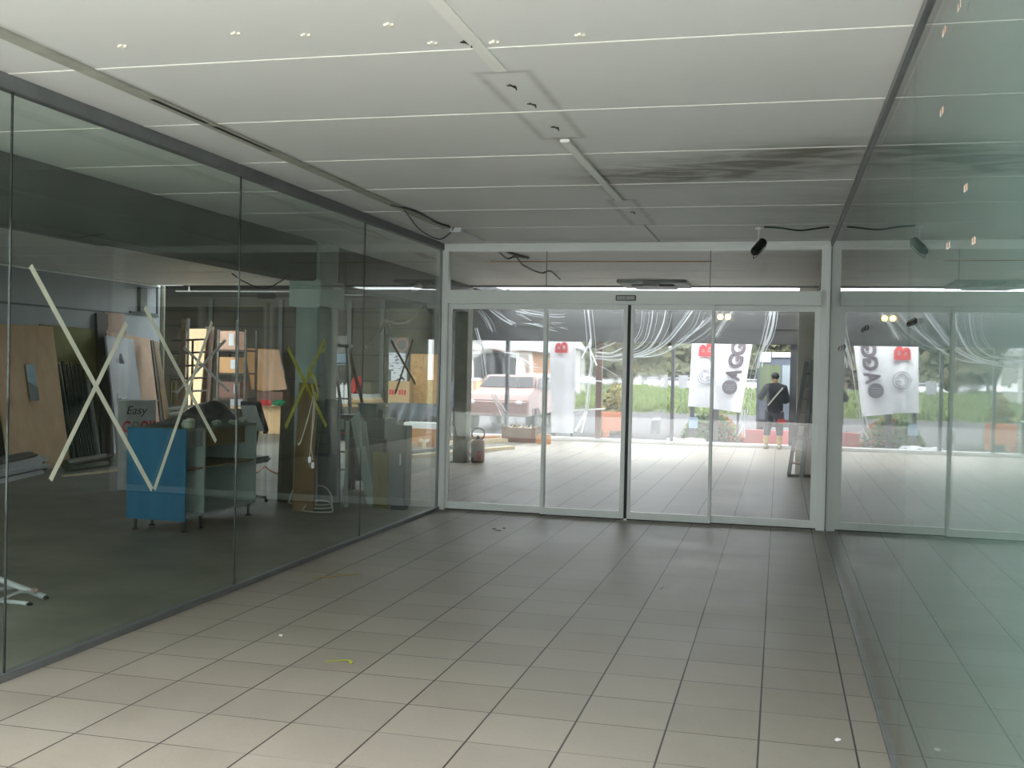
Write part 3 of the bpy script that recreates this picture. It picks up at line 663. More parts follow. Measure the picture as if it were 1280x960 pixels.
c = on_quad(q, .45, .80)+nn*1.2; slab([c+Vector((0, -.06, -.1)), c+Vector((0, .1, -.12)), c+Vector((0, -.02, .12)), c+Vector((0, -.07, .1))], .004, 'torn_sticker', M['dark'], o, 'dark torn sticker')
lbl(lean((207, 578), (211, 577), (192, 425), (189, 425), -10.5, 'dark_strip', M['dbrown'], .02), 'thin dark strip of board leaning beside the chipboard sheet', 'board', GL)
lbl(lean((213, 580), (221, 579), (198, 428), (192, 426), -10.38, 'narrow_plank', M['tanb'], .02), 'narrow tan plank leaning at the end of the row of boards', 'board', GL)
# niche and conduit on the left wall end
m = MB().box(XW-.05, XW+.06, 16.55, 16.75, 2.44, 2.86).box(XW-.02, XW+.03, 16.3, 17.15, 2.4, 2.43).box(XW-.02, XW+.03, 17.12, 17.15, 2.4, 2.9)
lbl(m.build('wall_duct', M['beam'], bevel=.004), 'dark duct box with white edge strip at the end of the pale wall', 'duct')
lbl(MB().tube([(XW+.03, 17.3, 0), (XW+.03, 17.3, ZC)], .035, 12).tube([(XW-.08, 17.32, 0), (XW-.08, 17.32, ZC)], .02, 10).build('downpipe', M['pillar2']), 'upright conduit pipe at the end of the pale shop wall', 'pipe')
# metal profiles lying on the floor
prof = [((-30, 592), (62, 580)), ((-30, 599), (60, 582)), ((-30, 604), (55, 586)), ((-30, 609), (52, 590)), ((-30, 590), (52, 575)), ((-30, 586), (50, 572)), ((-20, 583), (44, 569)), ((-25, 593), (56, 577)), ((-30, 596), (50, 579)), ((-30, 580), (40, 566)), ((-30, 588), (58, 574))]
for i, (p0, p1) in enumerate(prof):
    z = (.025, .07, .03, .02, .12, .17, .21, .10, .12, .24, .15)[i]
    a, b = P(*p0, Z=z), P(*p1, Z=z)
    m = MB().bar(a, b, .07, .04); m.bar(a+Vector((0, 0, .024)), b+Vector((0, 0, .024)), .02, .012)
    lbl(m.build('metal_profile', M['lgrey'] if i in (1, 3, 5, 8, 10) else M['dsteel']), ('bright ' if i in (1, 3, 5, 8, 10) else 'dark ')+'metal profile in the pile on the floor below the plywood sheet', 'metal profile', ('bright' if i in (1, 3, 5, 8, 10) else 'dark')+' metal profiles piled on the floor')
for i, (p0, p1, z) in enumerate((((80, 582), (135, 576), .04), ((84, 586), (133, 580), .04), ((90, 577), (138, 570), .12), ((82, 579), (130, 571), .16))):
    lbl(MB().tube([P(*p0, Z=z), P(*p1, Z=z)], .05, 8).build('dark_roll', M['oliveb']), 'dark wrapped roll lying on the floor in front of the leaning studs', 'roll', 'dark rolls on the shop floor')
lbl(MB().bar(P(78, 595, Z=.012), P(168, 586, Z=.012), .05, .024).build('timber_batten', M['timber2']), 'long pale batten lying on the shop floor before the dark rolls', 'batten')

# ------------------------------------------------------------------ shop: sign board
q = [P(147, 613, Z=0), P(196, 610, Z=0)]
tl_ = P(149, 500, Y=q[0].y+.12); tr_ = P(195, 500, Y=q[1].y+.12); q += [tr_, tl_]
o = thing('sign_board', 'white sign board with black and red hand lettering, standing behind the blue cabinet', 'sign', (q[0]+q[1])/2)
slab(q, .02, 'board', M['lgrey'], o, bevel=.002)
ax = (q[1]-q[0]).normalized(); ay = (q[3]-q[0]).normalized(); wdt = (q[1]-q[0]).length; hgt = (q[3]-q[0]).length
nz_ = ax.cross(ay).normalized(); nz_ = nz_ if nz_.y < 0 else -nz_
def on_s(u, v): return q[0]+ax*(u*wdt)+ay*(v*hgt)+nz_*.004
put_text('Easy', .2, on_s(.46, .87), ax, ay+ax*.25, 'lettering', M['dark'], o, .001, 0, 'black hand lettering', fit=(wdt*.5, hgt*.125))
for ch, u, mt in (('C', .19, 'fred'), ('O', .42, 'gpaper'), ('O', .655, 'fred'), ('K', .885, 'fred')):
    put_text(ch, .2, on_s(u, .70), ax, ay, 'letter', M[mt], o, .001, .006, 'red letter' if mt == 'fred' else 'faded grey letter', fit=(wdt*.20, hgt*.13))
m = MB()
p = on_s(0, 0)
m.prism([on_s(.05, .40), on_s(.95, .40), on_s(.95, .43), on_s(.05, .43)], nz_*.002).build('blue_line', M['bpaper'], o, 'pale blue line')
MB().prism([on_s(0, .99), on_s(1, .99), on_s(1, 1.0), on_s(0, 1.0)], nz_*.006).build('edge', M['white'], o)

# ------------------------------------------------------------------ shop: blue cabinet
cx0, cx1 = -5.87, -5.26
cy0, cy1 = 8.80, 10.15
ct = P(230, 537, X=cx1).z; cb = .13
o = thing('base_cabinet', 'open base cabinet with scuffed blue end panel on black screw feet', 'cabinet', ((cx0+cx1)/2, (cy0+cy1)/2, 0))
MB().box(cx0, cx1, cy0-.018, cy0, cb-.02, ct).build('end_panel', M['bluep'], o, 'scuffed bright blue end panel', bevel=.002)
m = MB().box(cx0, cx1, cy1-.018, cy1, cb, ct).box(cx0, cx0+.012, cy0, cy1-.018, cb, ct).box(cx0+.012, cx1, cy0, cy1-.018, cb, cb+.018)
m.build('carcass', M['carc'], o, bevel=.001)
dv = P(257, 590, X=cx1).y
MB().box(cx0+.012, cx1-.01, dv-.01, dv+.01, cb+.018, ct-.02).build('divider', M['carc'], o)
MB().box(cx0, cx1, cy0, cy1, ct-.02, ct).build('top', M['carct'], o, 'dusty grey-green top')
sz = P(257, 586, X=cx1).z
MB().box(cx0+.012, cx1-.02, cy0, dv-.01, sz, sz+.018).build('shelf', M['shelf'], o)
MB().box(cx0+.012, cx1-.02, dv+.01, cy1-.018, sz, sz+.018).build('shelf', M['shelf'], o)
dr = MB().box(cx1-.14, cx1-.12, dv+.02, cy1-.03, ct-.20, ct-.03).box(cx0+.1, cx1-.14, dv+.02, cy1-.03, ct-.20, ct-.19).build('drawer', M['tanb'], o, 'brown wooden drawer front')
MB().box(cx0+.012, cx1-.03, cy0+.002, dv-.011, ct-.18, ct-.021).build('inner_rail', M['beam'], o, 'dark inner rail')
for (x, y) in ((cx0+.05, cy0+.06), (cx1-.05, cy0+.06), (cx1-.05, dv), (cx1-.05, cy1-.06), (cx0+.05, cy1-.06), (cx0+.05, dv)):
    MB().lathe((x, y, 0), [(.03, 0), (.03, .01), (.014, .02), (.014, cb-.02), (.026, cb-.015), (.026, cb)], 12).build('foot', M['dark'], o)
# things on the cabinet
m = MB()
def mound(u, v):
    x = cx0+.02+u*.42; y = cy0+.2+v*1.14
    z = .012+.20*max(0, math.sin(PI*min(1, max(0, u))))**.6*max(0, min(1, (v-.0)*1.3))*max(0, min(1, (1-v)*9+.1))
    z *= 1+.35*noise.noise(Vector((x*5, y*5, 0))); return Vector((x, y, ct+max(.004, z)))
m.grid(mound, 14, 26); m.grid(lambda u, v: Vector((cx0+.02+u*.42, cy0+.2+v*1.14, ct+.002)), 1, 1)
lbl(m.build('black_sheet', M['dark']), 'crumpled black plastic sheet heaped along the back of the blue cabinet', 'plastic sheet')
lbl(MB().lathe((0, 0, 0), [(.055, 0), (.06, .01), (.06, .05), (.048, .06), (.048, .075)], 16).build('tape_roll', M['ceramic']), 'squat greenish jar on the front corner of the blue cabinet', 'jar').location = (-5.36, 8.98, ct)
lbl(MB().lathe((0, 0, 0), [(.04, 0), (.045, .01), (.045, .07), (.03, .085)], 16).build('glass_jar', M['ceramic']), 'second small greenish jar on the blue cabinet, behind the squat one', 'jar').location = (-5.42, 9.12, ct)
for k, (y, x, s, lb) in enumerate(((9.45, -5.33, .05, 'pale crumpled lump on the middle of the blue cabinet top'), (9.75, -5.32, .04, 'small pale lump on the blue cabinet top before the black sheet'), (9.98, -5.33, .055, 'pale round lump at the far end of the blue cabinet top'))):
    lbl(MB().blob((x, y, ct+s*.55), (s, s, s*.65), 2, .4, 2, k).build('rag_lump', M['ceramic']), lb, 'rag', 'pale lumps on the cabinet top')
# office chair behind the cabinet
c = P(313, 530, Y=10.95)
o = thing('office_chair', 'grey office chair with dark frame behind the far end of the blue cabinet', 'chair', (c.x-.1, 11.0, 0))
m = MB()
for k in range(5):
    a = k*2*PI/5+.3; m.bar((c.x-.1, 11.0, .09), (c.x-.1+.26*math.cos(a), 11.0+.26*math.sin(a), .06), .04, .03); m.blob((c.x-.1+.26*math.cos(a), 11.0+.26*math.sin(a), .025), .025, 1, 0)
m.tube([(c.x-.1, 11.0, .08), (c.x-.1, 11.0, .46)], .028, 10).build('pedestal', M['dark'], o)
MB().box(c.x-.32, c.x+.12, 10.8, 11.25, .45, .52).build('seat', M['grey'], o, bevel=.025)
bq = [P(306, 538, Y=10.9), P(331, 537, Y=10.9), P(321, 506, Y=11.05), P(300, 506, Y=11.05)]
slab(bq, .05, 'backrest', M['lgrey'], o, 'light grey backrest', bevel=.015)
MB().bar(bq[1]+Vector((0, .03, -.03)), bq[2]+Vector((.0, .03, .0)), .05, .06).bar(bq[3]+Vector((0, .03, .01)), bq[2]+Vector((.02, .03, .01)), .03, .06).bar((c.x-.1, 11.2, .5), (bq[0]+bq[1])/2+Vector((0, .06, .05)), .05, .03).build('frame', M['dark'], o)

# ------------------------------------------------------------------ shop: scaffold tower and what stands behind it
YS = 15.6
S = lambda x, y, d=0: P(x, y, Y=YS+d)
o = thing('scaffold_tower', 'steel scaffold tower with ladder frame and diagonal braces behind the blue cabinet', 'scaffold', (S(250, 560).x, YS, 0))
def post(x, y, r, mt, d=0, nm='upright'):
    a = S(x, y, d); MB().tube([(a.x, a.y, 0), a], r, 10).build(nm, M[mt], o)
post(230, 399, .045, 'rust'); post(225.5, 410, .03, 'rust', .5); post(235.5, 398, .022, 'steel', .6); post(297, 400, .026, 'white', -.2); post(241, 425, .02, 'dsteel', .9)
for y in (425, 441, 457, 473, 489): MB().tube([S(214, y+1), S(258, y-1)], .016, 8).build('rung', M['dsteel'] if y != 489 else M['steel'], o)
for (a, b) in (((221, 491), (282, 425)), ((230, 434), (286, 489))): MB().tube([S(*a, -.1), S(*b, -.1)], .022, 8).build('brace', M['white'], o)
MB().tube([S(211, 511, -.3), S(275, 504, -.3)], .024, 8).tube([S(268, 498, -.3), S(271, 504, -.3)], .02, 8).build('ledger', M['white'], o)
MB().tube([S(211, 518, -.2), S(240, 514, -.2)], .022, 8).build('ledger', M['white'], o)
for x in (213.5, 218): MB().bar(S(x, 506, .3), S(x, 476, .3), .035, .02, (0, 1, 0)).build('yellow_strap', M['olive'], o, 'yellow upright strap')
YB = 19.0
B = lambda x, y, d=0: P(x, y, Y=YB+d)
def upright(x0, x1, y, yy, th, name, mat, lean_=.0):
    a, b = P(x0, y, Y=yy), P(x1, y, Y=yy)
    return slab([Vector((a.x, yy-lean_, 0)), Vector((b.x, yy-lean_, 0)), b, a], th, name, mat)
lbl(upright(234, 258, 411, YB, .03, 'plywood_sheet', M['ply'], .3), 'upright light board standing directly behind the scaffold ladder', 'board')
lbl(upright(257, 268, 408, YB+.1, .06, 'dark_board', M['dbrown'], .2), 'upright dark board right beside the light board behind the scaffold', 'board')
# shelf rack with boxes
o = thing('storage_rack', 'dark rack of shelves behind the scaffold braces', 'rack', (B(284, 560).x, YB+.3, 0))
xa_, xb_ = B(269, 480).x, B(303, 480).x
for x in (xa_, xb_):
    for y in (YB+.1, YB+.55): MB().box(x-.02, x+.02, y-.02, y+.02, 0, B(284, 412).z).build('post', M['dsteel'], o)
for py in (437, 466, 497, 525): z = B(284, py).z; MB().box(xa_, xb_, YB+.08, YB+.57, z-.03, z).build('shelf', M['dbrown'], o)
for k, (x0, x1, y0, y1, mt, lb) in enumerate(((271, 294, 414, 437, 'pink', 'reddish carton on the top shelf of the dark rack'), (272, 296, 447, 466, 'card', 'brown carton on the second shelf of the dark rack'), (273, 300, 478, 497, 'crate', 'dark brown carton on the third shelf of the dark rack'))):
    a, b = B(x0, y1, .1), B(x1, y0, .1); z = B(284, (437, 466, 497)[k]).z
    t = thing('carton', lb, 'box', ((a.x+b.x)/2, YB+.3, z), 'cartons on the rack')
    MB().box(a.x, b.x, YB+.1, YB+.5, z, z+(b.z-a.z)).build('body', M[mt], t, bevel=.005)
    MB().box(b.x-.13, b.x-.03, YB+.095, YB+.1, z+.08, z+(b.z-a.z)-.05).build('label_sticker', M['lgrey'], t)
# workbench along the rear wall with clutter
YK = 22.6
K = lambda x, y, d=0: P(x, y, Y=YK+d)
bz = K(320, 509).z
xa_, xb_ = K(276, 500).x, K(358, 500).x
o = thing('workbench', 'long workbench against the rear wall, covered with clutter', 'table', ((xa_+xb_)/2, YK+.35, 0))
MB().box(xa_, xb_, YK, YK+.7, bz-.05, bz).build('tabletop', M['ply'], o, bevel=.004)
for x in (xa_+.06, xb_-.06):
    for y in (YK+.06, YK+.64): MB().box(x-.035, x+.035, y-.035, y+.035, 0, bz-.05).build('leg', M['timber'], o)
c = K(297, 505, .3); lbl(MB().lathe((c.x, c.y, bz), [(.20, 0), (.215, .02), (.215, .12), (.19, .22), (.12, .29), (.03, .31)], 24).build('white_dome', M['lgrey']), 'pale grey dome-shaped cover on the workbench', 'cover')
for k, (x, y, sx, sz_, mt, nm, lb, ct_) in enumerate(((313, 500, .26, .08, 'paper', 'paper_stack', 'stack of white paper next to the dome cover on the workbench', 'paper'), (334, 503, .17, .12, 'red', 'red_bag', 'crumpled red bag on the workbench', 'bag'),
        (325, 503, .09, .05, 'paper', 'paper_stack', 'small white paper heap before the red bag', 'paper'), (349, 499, .16, .13, 'green', 'green_tub', 'green plastic bundle at the end of the workbench', 'bundle'), (343, 505, .09, .05, 'paper', 'paper_heap', 'white paper heap between red bag and green bundle', 'paper'))):
    c = K(x, y, .25+.06*(k % 2)); m = MB()
    if 'paper' in nm: 
        for j in range(3): m.prism([(c.x-sx/2+.01*j, c.y-.12, bz+sz_*j/3), (c.x+sx/2-.01*j, c.y-.11, bz+sz_*j/3), (c.x+sx/2, c.y+.12, bz+sz_*j/3), (c.x-sx/2, c.y+.11, bz+sz_*j/3)], (0, 0, sz_/3.2))
    else: m.blob((c.x, c.y, bz+sz_*.75), (sx, .14, sz_*.75), 3, .35, 2.2, k)
    lbl(m.build(nm, M[mt]), lb, ct_)
# big carton in film, leaning on the bench back
o = thing('large_carton', 'big cardboard box half wrapped in clear film, tilted above the workbench', 'box', K(335, 500, .45))
q = [K(331, 489, .2), K(359, 487, .2), K(349, 437, .25), K(322, 436, .25)]
dz = bz-min(q[0].z, q[1].z)
q2 = [p.copy() for p in q]
MB().prism(q2, (-.50, .30, .02)).build('body', M['card'], o, bevel=.01)
MB().grid(lambda u, v: on_quad(q2, u*1.08-.0, v*.98+.0)+Vector((.03*noise.noise(Vector((u*5, v*5, 0))), -.03-.03*noise.noise(Vector((u*7, v*4, 2))), 0)), 14, 20).build('film_wrap', M['wrap'], o, 'shiny clear film')
pq = (q2[0]+q2[1])/2
MB().box(pq.x-.55, pq.x+.15, YK+.25, YK+.62, bz, min(q2[0].z, q2[1].z)+.0).build('support_block', M['crate'], o, 'dark block under the box')
# carton on the floor before the bench
a, b = P(326, 537, Y=22.0), P(352, 509, Y=22.0)
o = thing('carton', 'plain cardboard box on the floor in front of the workbench', 'box', ((a.x+b.x)/2, 22.2, 0))
MB().box(a.x, b.x, 22.0, 22.4, 0, b.z).build('body', M['card2'], o, bevel=.008)
MB().prism([(a.x, 22.0, b.z), (b.x, 22.0, b.z), (b.x, 21.85, b.z+.03), (a.x, 21.86, b.z+.02)], (0, 0, .006)).build('flap', M['card2'], o)
# orange lead on the floor
lbl(MB().tube(smooth([fl(313, 592, .01), fl(322, 590, .01), fl(331, 583, .01), fl(338, 588, .01), fl(347, 592, .01)]), .014).build('orange_lead', M['ocable']), 'thin orange lead on the shop floor beyond the blue cabinet', 'cable')

# ------------------------------------------------------------------ shop: boards and things around the pale pillar
GP = 'boards standing round the pale pillar'
def stand(bl, br, tr, tl, y, th, name, mat, lab, cat='board', grp=GP, dy=.15):
    q = [P(*bl, Z=0), P(*br, Z=0), P(*tr, Y=y), P(*tl, Y=y)]
    q[0].y = q[0].y; return lbl(slab(q, th, name, mat), lab, cat, grp)
stand((346, 627), (369, 631), (374, 508), (351, 506), 11.2, .02, 'olive_board', M['oliveb'], 'dark olive board, first of those leaning round the pale pillar')
stand((365, 638), (391, 640), (397, 480), (374, 478), 10.88, .03, 'ochre_board', M['tanb'], 'ochre brown board leaning on the front of the pale pillar')
stand((397, 635), (424, 637), (424, 500), (397, 498), 11.25, .03, 'blue_grey_panel', M['bluegrey'], 'blue-grey panel between the ochre board and the upright pipes')
m = MB()
for k in range(3):
    c = fl(409-5*k, 637-3*k); rx = .17+.04*k
    m.tube([c+Vector((rx*math.cos(q_), -.25+.6*rx*math.sin(q_), .02+.015*k+(.10+.12*k)*max(0, math.sin(q_)))) for q_ in [i*PI/10 for i in range(20)]], .009, 6, closed=True)
c = fl(413, 624); m2 = MB(); m2.tube(smooth([c+Vector((0, -.3, .02)), c+Vector((-.04, -.25, .2)), c+Vector((.06, -.2, .35)), c+Vector((.0, -.2, .12)), c+Vector((.1, -.25, .02))]), .009, 6)
o = thing('cable_coil', 'tangled coil of off-white cable on the floor by the pale pillar', 'cable', c); m.build('coil', M['cable'], o); m2.build('loose_end', M['cable'], o)
for (x, y0, y1, lb) in ((421.5, 527, 632, 'thin pale pipe standing by the pillar, closer to the cable coil'), (433.5, 526, 634, 'thicker pale pipe standing by the pillar, next to the leaning planks')):
    a = fl(x-1, y1); b = P(x+1, y0, Y=a.y+.05); lbl(MB().tube([a, b], .012 if x < 430 else .022, 10).build('upright_pipe', M['paleb']), lb, 'pipe', 'pipes standing by the pillar')
for (bl, br, tr, tl, lb) in (((459, 632), (471, 633), (448, 514), (438, 524), 'long pale plank leaning diagonally, the lower of the pair'), ((462, 628), (470, 628), (458, 528), (447, 524), 'shorter pale plank leaning diagonally behind the long one')):
    q = [P(*bl, Z=0), P(*br, Z=0), P(*tr, Y=11.25), P(*tl, Y=11.25)]
    lbl(slab(q, .02, 'pale_plank', M['paleb'], bevel=.002), lb, 'plank', 'pale planks leaning by the doors')
stand((466, 634), (484, 636), (485, 566), (466, 564), 11.35, .02, 'yellow_olive_board', M['olive'], 'narrow yellow-olive board in front of the grey steel cabinet')
a, b = fl(485, 637), fl(514, 640); a2 = P(485, 532, Y=a.y)
o = thing('steel_cabinet', 'plain blue-grey steel cabinet standing in the shop next to the door wall', 'cabinet', ((a.x+b.x)/2, a.y+.1, 0))
b.x = P(514, 600, Y=a.y+.2).x+.02
MB().box(a.x, b.x-.02, a.y, a.y+.2, .04, a2.z).build('body', M['bluegrey'], o, bevel=.006)
MB().box(a.x+.02, b.x-.04, a.y+.02, a.y+.18, 0, .04).build('plinth', M['dark'], o)
MB().box(a.x+.012, b.x-.03, a.y-.018, a.y, .06, a2.z-.02).build('door', M['bluegrey'], o, bevel=.004)
MB().bar((b.x-.07, a.y-.03, .5), (b.x-.07, a.y-.03, .62), .014, .014).build('handle', M['steel'], o)
# low bench with appliances between pillar and cabinet
yb = 12.3
E_ = lambda x, y, d=0: P(x, y, Y=yb+d)
tz = E_(450, 548).z; xa_, xb_ = E_(414, 548).x, E_(484, 548).x
o = thing('side_bench', 'dark low bench with appliances on it behind the leaning planks', 'table', ((xa_+xb_)/2, yb+.3, 0))
MB().box(xa_, xb_, yb, yb+.6, tz-.04, tz).build('tabletop', M['bluegrey'], o)
MB().box(xa_+.03, xb_-.03, yb+.5, yb+.53, .1, tz-.04).build('back_panel', M['beam'], o)
for x in (xa_+.03, xb_-.03):
    for y in (yb+.04, yb+.56): MB().box(x-.025, x+.025, y-.025, y+.025, 0, tz-.04).build('leg', M['dsteel'], o)
a, b = E_(416, 548, .05), E_(441, 519, .05)
o = thing('small_oven', 'black small appliance with a pale square panel, on the dark bench', 'appliance', ((a.x+b.x)/2, yb+.25, tz))
MB().box(a.x, b.x, yb+.05, yb+.45, tz, b.z).build('body', M['dark'], o, bevel=.008)
MB().box(a.x+.07, a.x+.15, yb+.043, yb+.05, tz+.1, b.z-.05).build('panel', M['ceramic'], o)
MB().box(a.x+.06, b.x-.03, yb+.043, yb+.05, tz+.04, tz+.065).build('trim_strip', M['red'], o, 'dull red strip')
a, b = E_(455, 548, .05), E_(481, 524, .05)
o = thing('teal_crate', 'teal plastic crate with horizontal ribs on the dark bench', 'crate', ((a.x+b.x)/2, yb+.25, tz))
MB().box(a.x, b.x, yb+.05, yb+.45, tz, b.z).build('body', M['teal'], o, bevel=.006)
m = MB()
for k in range(5): z = tz+.03+k*(b.z-tz-.05)/4; m.box(a.x-.006, b.x+.006, yb+.04, yb+.46, z-.008, z+.008)
m.build('ribs', M['teal'], o)
zc_ = b.z
a, b = E_(447, 523, .1), E_(471, 505, .1)
o = thing('teal_tray', 'teal plastic box lying on top of the ribbed teal crate', 'box', ((a.x+b.x)/2, yb+.25, zc_))
MB().box(a.x, b.x, yb+.1, yb+.42, zc_+.008, b.z).build('body', M['teal'], o, bevel=.01)
MB().box(a.x-.01, b.x+.01, yb+.09, yb+.43, b.z-.02, b.z+.004).build('lid', M['teal'], o, bevel=.005)
c = E_(475, 517, .12); lbl(MB().prism([c+Vector((-.03, 0, -.05)), c+Vector((.04, 0, -.05)), c+Vector((.05, 0, .05)), c+Vector((-.03, 0, .06))], (0, .12, 0)).build('black_pouch', M['dark'], bevel=.01), 'small black pouch on the ribbed teal crate', 'pouch').location.z += (zc_-.0-(c.z-.05)) + .009
# stepladder
a = P(414, 433, Y=12.9)
o = thing('stepladder', 'dark grey stepladder standing behind the pale pillar', 'ladder', (a.x+.1, 13.2, 0))
MB().bar((a.x-.02, 12.75, 0), a, .03, .05).bar((a.x+.42, 12.75, 0), a+Vector((.22, 0, 0)), .03, .05).build('front_frame', M['dsteel'], o)
MB().bar((a.x-.02, 13.75, 0), a+Vector((0, .03, 0)), .03, .03).bar((a.x+.42, 13.75, 0), a+Vector((.22, .03, 0)), .03, .03).build('rear_frame', M['dsteel'], o)
for k in range(1, 8):
    f_ = k/8; MB().box(a.x-.02, a.x+.42-.2*f_, 12.74+.1*f_, 12.88+.1*f_, a.z*f_, a.z*f_+.02).build('step', M['dsteel'], o)
MB().box(a.x-.04, a.x+.26, 12.85, 13.02, a.z-.01, a.z+.03).build('cap', M['dark'], o)
# stacked sheets, red bag, little boxes at the rear
yr = 21.5
R_ = lambda x, y, d=0: P(x, y, Y=yr+d)
bz2 = R_(450, 506).z
a, b = R_(433, 506), R_(468, 506)
o = thing('rear_table', 'plain wooden table at the rear carrying the stacked sheets', 'table', ((a.x+b.x)/2, yr+.35, 0))
MB().box(a.x-.6, b.x+.05, yr, yr+.7, bz2-.05, bz2).build('tabletop', M['card2'], o)
for x in (a.x-.5, b.x):
    for y in (yr+.05, yr+.6): MB().box(x-.03, x+.03, y-.03, y+.03, 0, bz2-.05).build('leg', M['timber'], o)
zz = bz2
for k, (mt, h_, lb) in enumerate((('olive', .05, 'yellow board lowest in the stack on the rear table'), ('card2', .05, 'tan board in the middle of the stack on the rear table'), ('timber2', .06, 'cream board under the top of the stack on the rear table'), ('lgrey', .07, 'light grey sheet topmost on the rear table stack'))):
    lbl(MB().box(a.x+.02*k, b.x-.03*k, yr+.05, yr+.6, zz, zz+h_).build('stacked_sheet', M[mt], bevel=.004), lb, 'sheet', 'stacked sheets on the rear table'); zz += h_
c = R_(446, 488, .2); lbl(MB().blob((c.x, c.y, zz+.19), (.13, .11, .21), 3, .3, 2.4, 3).build('red_bag', M['red']), 'red bag standing on the stacked sheets', 'bag')
c = R_(461, 488, .2); lbl(MB().box(c.x-.1, c.x+.1, c.y-.1, c.y+.12, zz, zz+.24).build('dark_box', M['oliveb'], bevel=.01), 'dark box standing beside the red bag', 'box')
for k, x in enumerate((414.5, 421, 428, 434)):
    c = R_(x, 483, .25); lbl(MB().box(c.x-.045, c.x+.045, c.y-.05, c.y+.05, bz2, bz2+.42).box(c.x-.02, c.x+.02, c.y-.02, c.y+.02, bz2+.42, bz2+.46).build('white_bottle', M['white'], bevel=.012),
        'square white bottle on the rear table, '+('first next to the stepladder', 'second from the stepladder', 'third from the stepladder', 'last before the red bag')[k], 'bottle', 'white bottles on the rear table')
def poster(x0, x1, y0, y1, y, name, mat, lab, cat='poster', ink=None):
    a, b = P(x0, y1, Y=y), P(x1, y0, Y=y)
    return lbl(MB().box(a.x, b.x, y-.006, y, a.z, b.z).build(name, mat), lab, cat)
YP = YF-.021
poster(419, 436, 420, 441, YP, 'grey_poster', M['gpaper'], 'grey printed poster on the rear wall behind the stepladder')
poster(417, 437, 442, 456, YP, 'blue_poster', M['bpaper'], 'light blue poster on the rear wall below the grey one')
# ------------------------------------------------------------------ rear: table with tarp, cartons and notices
yt = 20.6
T_ = lambda x, y, d=0: P(x, y, Y=yt+d)
tz2 = T_(515, 505).z; xa_, xb_ = T_(486, 505).x, T_(556, 505).x
o = thing('trestle_table', 'trestle table at the rear under the cartons and slate tarpaulin', 'table', ((xa_+xb_)/2, yt+.4, 0))
MB().box(xa_, xb_, yt, yt+.8, tz2-.04, tz2).build('tabletop', M['beam'], o)
for x in (xa_+.1, xb_-.1):
    for y in (yt+.08, yt+.72): MB().bar((x, y, 0), (x, y, tz2-.04), .05, .05).build('leg', M['dsteel'], o)
a, b = T_(485, 504, .1), T_(512, 477, .1)
o = thing('printed_carton', 'orange-brown carton with red print on the trestle table below the notices', 'box', ((a.x+b.x)/2, yt+.3, tz2))
MB().box(a.x, b.x, yt+.1, yt+.5, tz2, b.z).build('body', M['card2'], o, bevel=.006)
wv = b.x-a.x; zq = tz2+(b.z-tz2)*.5; m = MB()
for k, (u0, u1) in enumerate(((.05, .13), (.16, .26), (.3, .36), (.5, .6), (.63, .7), (.74, .84))): m.box(a.x+wv*u0, a.x+wv*u1, yt+.096, yt+.1, zq-.05, zq+.06-.01*(k % 2))
m.build('print', M['fred'], o, 'red print')
a, b = T_(512, 505, .3), T_(549, 443, .3)
o = thing('strand_board_crate', 'tall orange-brown board case standing on the trestle table beside the doors', 'crate', ((a.x+b.x)/2, yt+.5, tz2))
MB().box(a.x, b.x, yt+.3, yt+.75, tz2, b.z).build('body', M['osb'], o, bevel=.01)
MB().box(a.x+(b.x-a.x)*.48, a.x+(b.x-a.x)*.75, yt+.295, yt+.3, b.z-.34, b.z-.06).build('label_sticker', M['card2'], o, 'pale paper label')
n1 = print_mat('notice_print', (.78, .80, .86), (.22, .22, .28), 9, 42, .60); n2 = print_mat('notice_print_bold', (.80, .82, .84), (.05, .05, .06), 7, 16, .60)
o = thing('notice_board', 'dark board holding white printed notices at the rear, seen behind the dark tape cross', 'notice board', T_(498, 505, .85))
a, b = T_(485, 481, .85), T_(511, 422, .85); zq = tz2
MB().box(a.x, b.x, yt+.85, yt+.88, 0, b.z).build('panel', M['beam'], o)
a, b = T_(486, 462, .85), T_(507, 441, .85); MB().box(a.x, b.x, yt+.842, yt+.85, a.z, b.z).build('notice', n1, o, 'white notice with lines of small print')
a, b = T_(489, 481, .85), T_(509, 461, .85); MB().box(a.x, b.x, yt+.836, yt+.842, a.z, b.z).build('notice', n2, o, 'white notice with bold dark print')
c = T_(503, 431, .85); m = MB(); m.tube([(c.x+.13*math.cos(k*PI/8), yt+.845, c.z+.13*math.sin(k*PI/8)) for k in range(16)], .03, 6, closed=True); m.build('red_ring', M['redgrey'], o, 'faded red ring mark')
# tarpaulin draped over the table front
def tarpf(u, v):
    x = xa_+.05+u*(xb_-xa_+.15)
    top = tz2+.02+(.55*max(0, (u-.78)/.22)**1.2 if u > .78 else 0)
    drop = .42-.30*abs(math.sin(u*PI*1.9+.35))**1.5+.10*math.sin(u*9)
    if u < .12: drop *= .5
    z = top-(drop+.12)*v
    y = yt-.03-.05*v*(1+math.sin(u*34+v*2))-.02*math.sin(u*60)*v
    return Vector((x, y, z))
lbl(MB().grid(tarpf, 60, 12).grid(lambda u, v: tarpf(u, v)+Vector((0, .006, 0)), 60, 12).build('tarpaulin', M['tarp']), 'slate blue tarpaulin draped in folds over the trestle table front', 'tarpaulin')
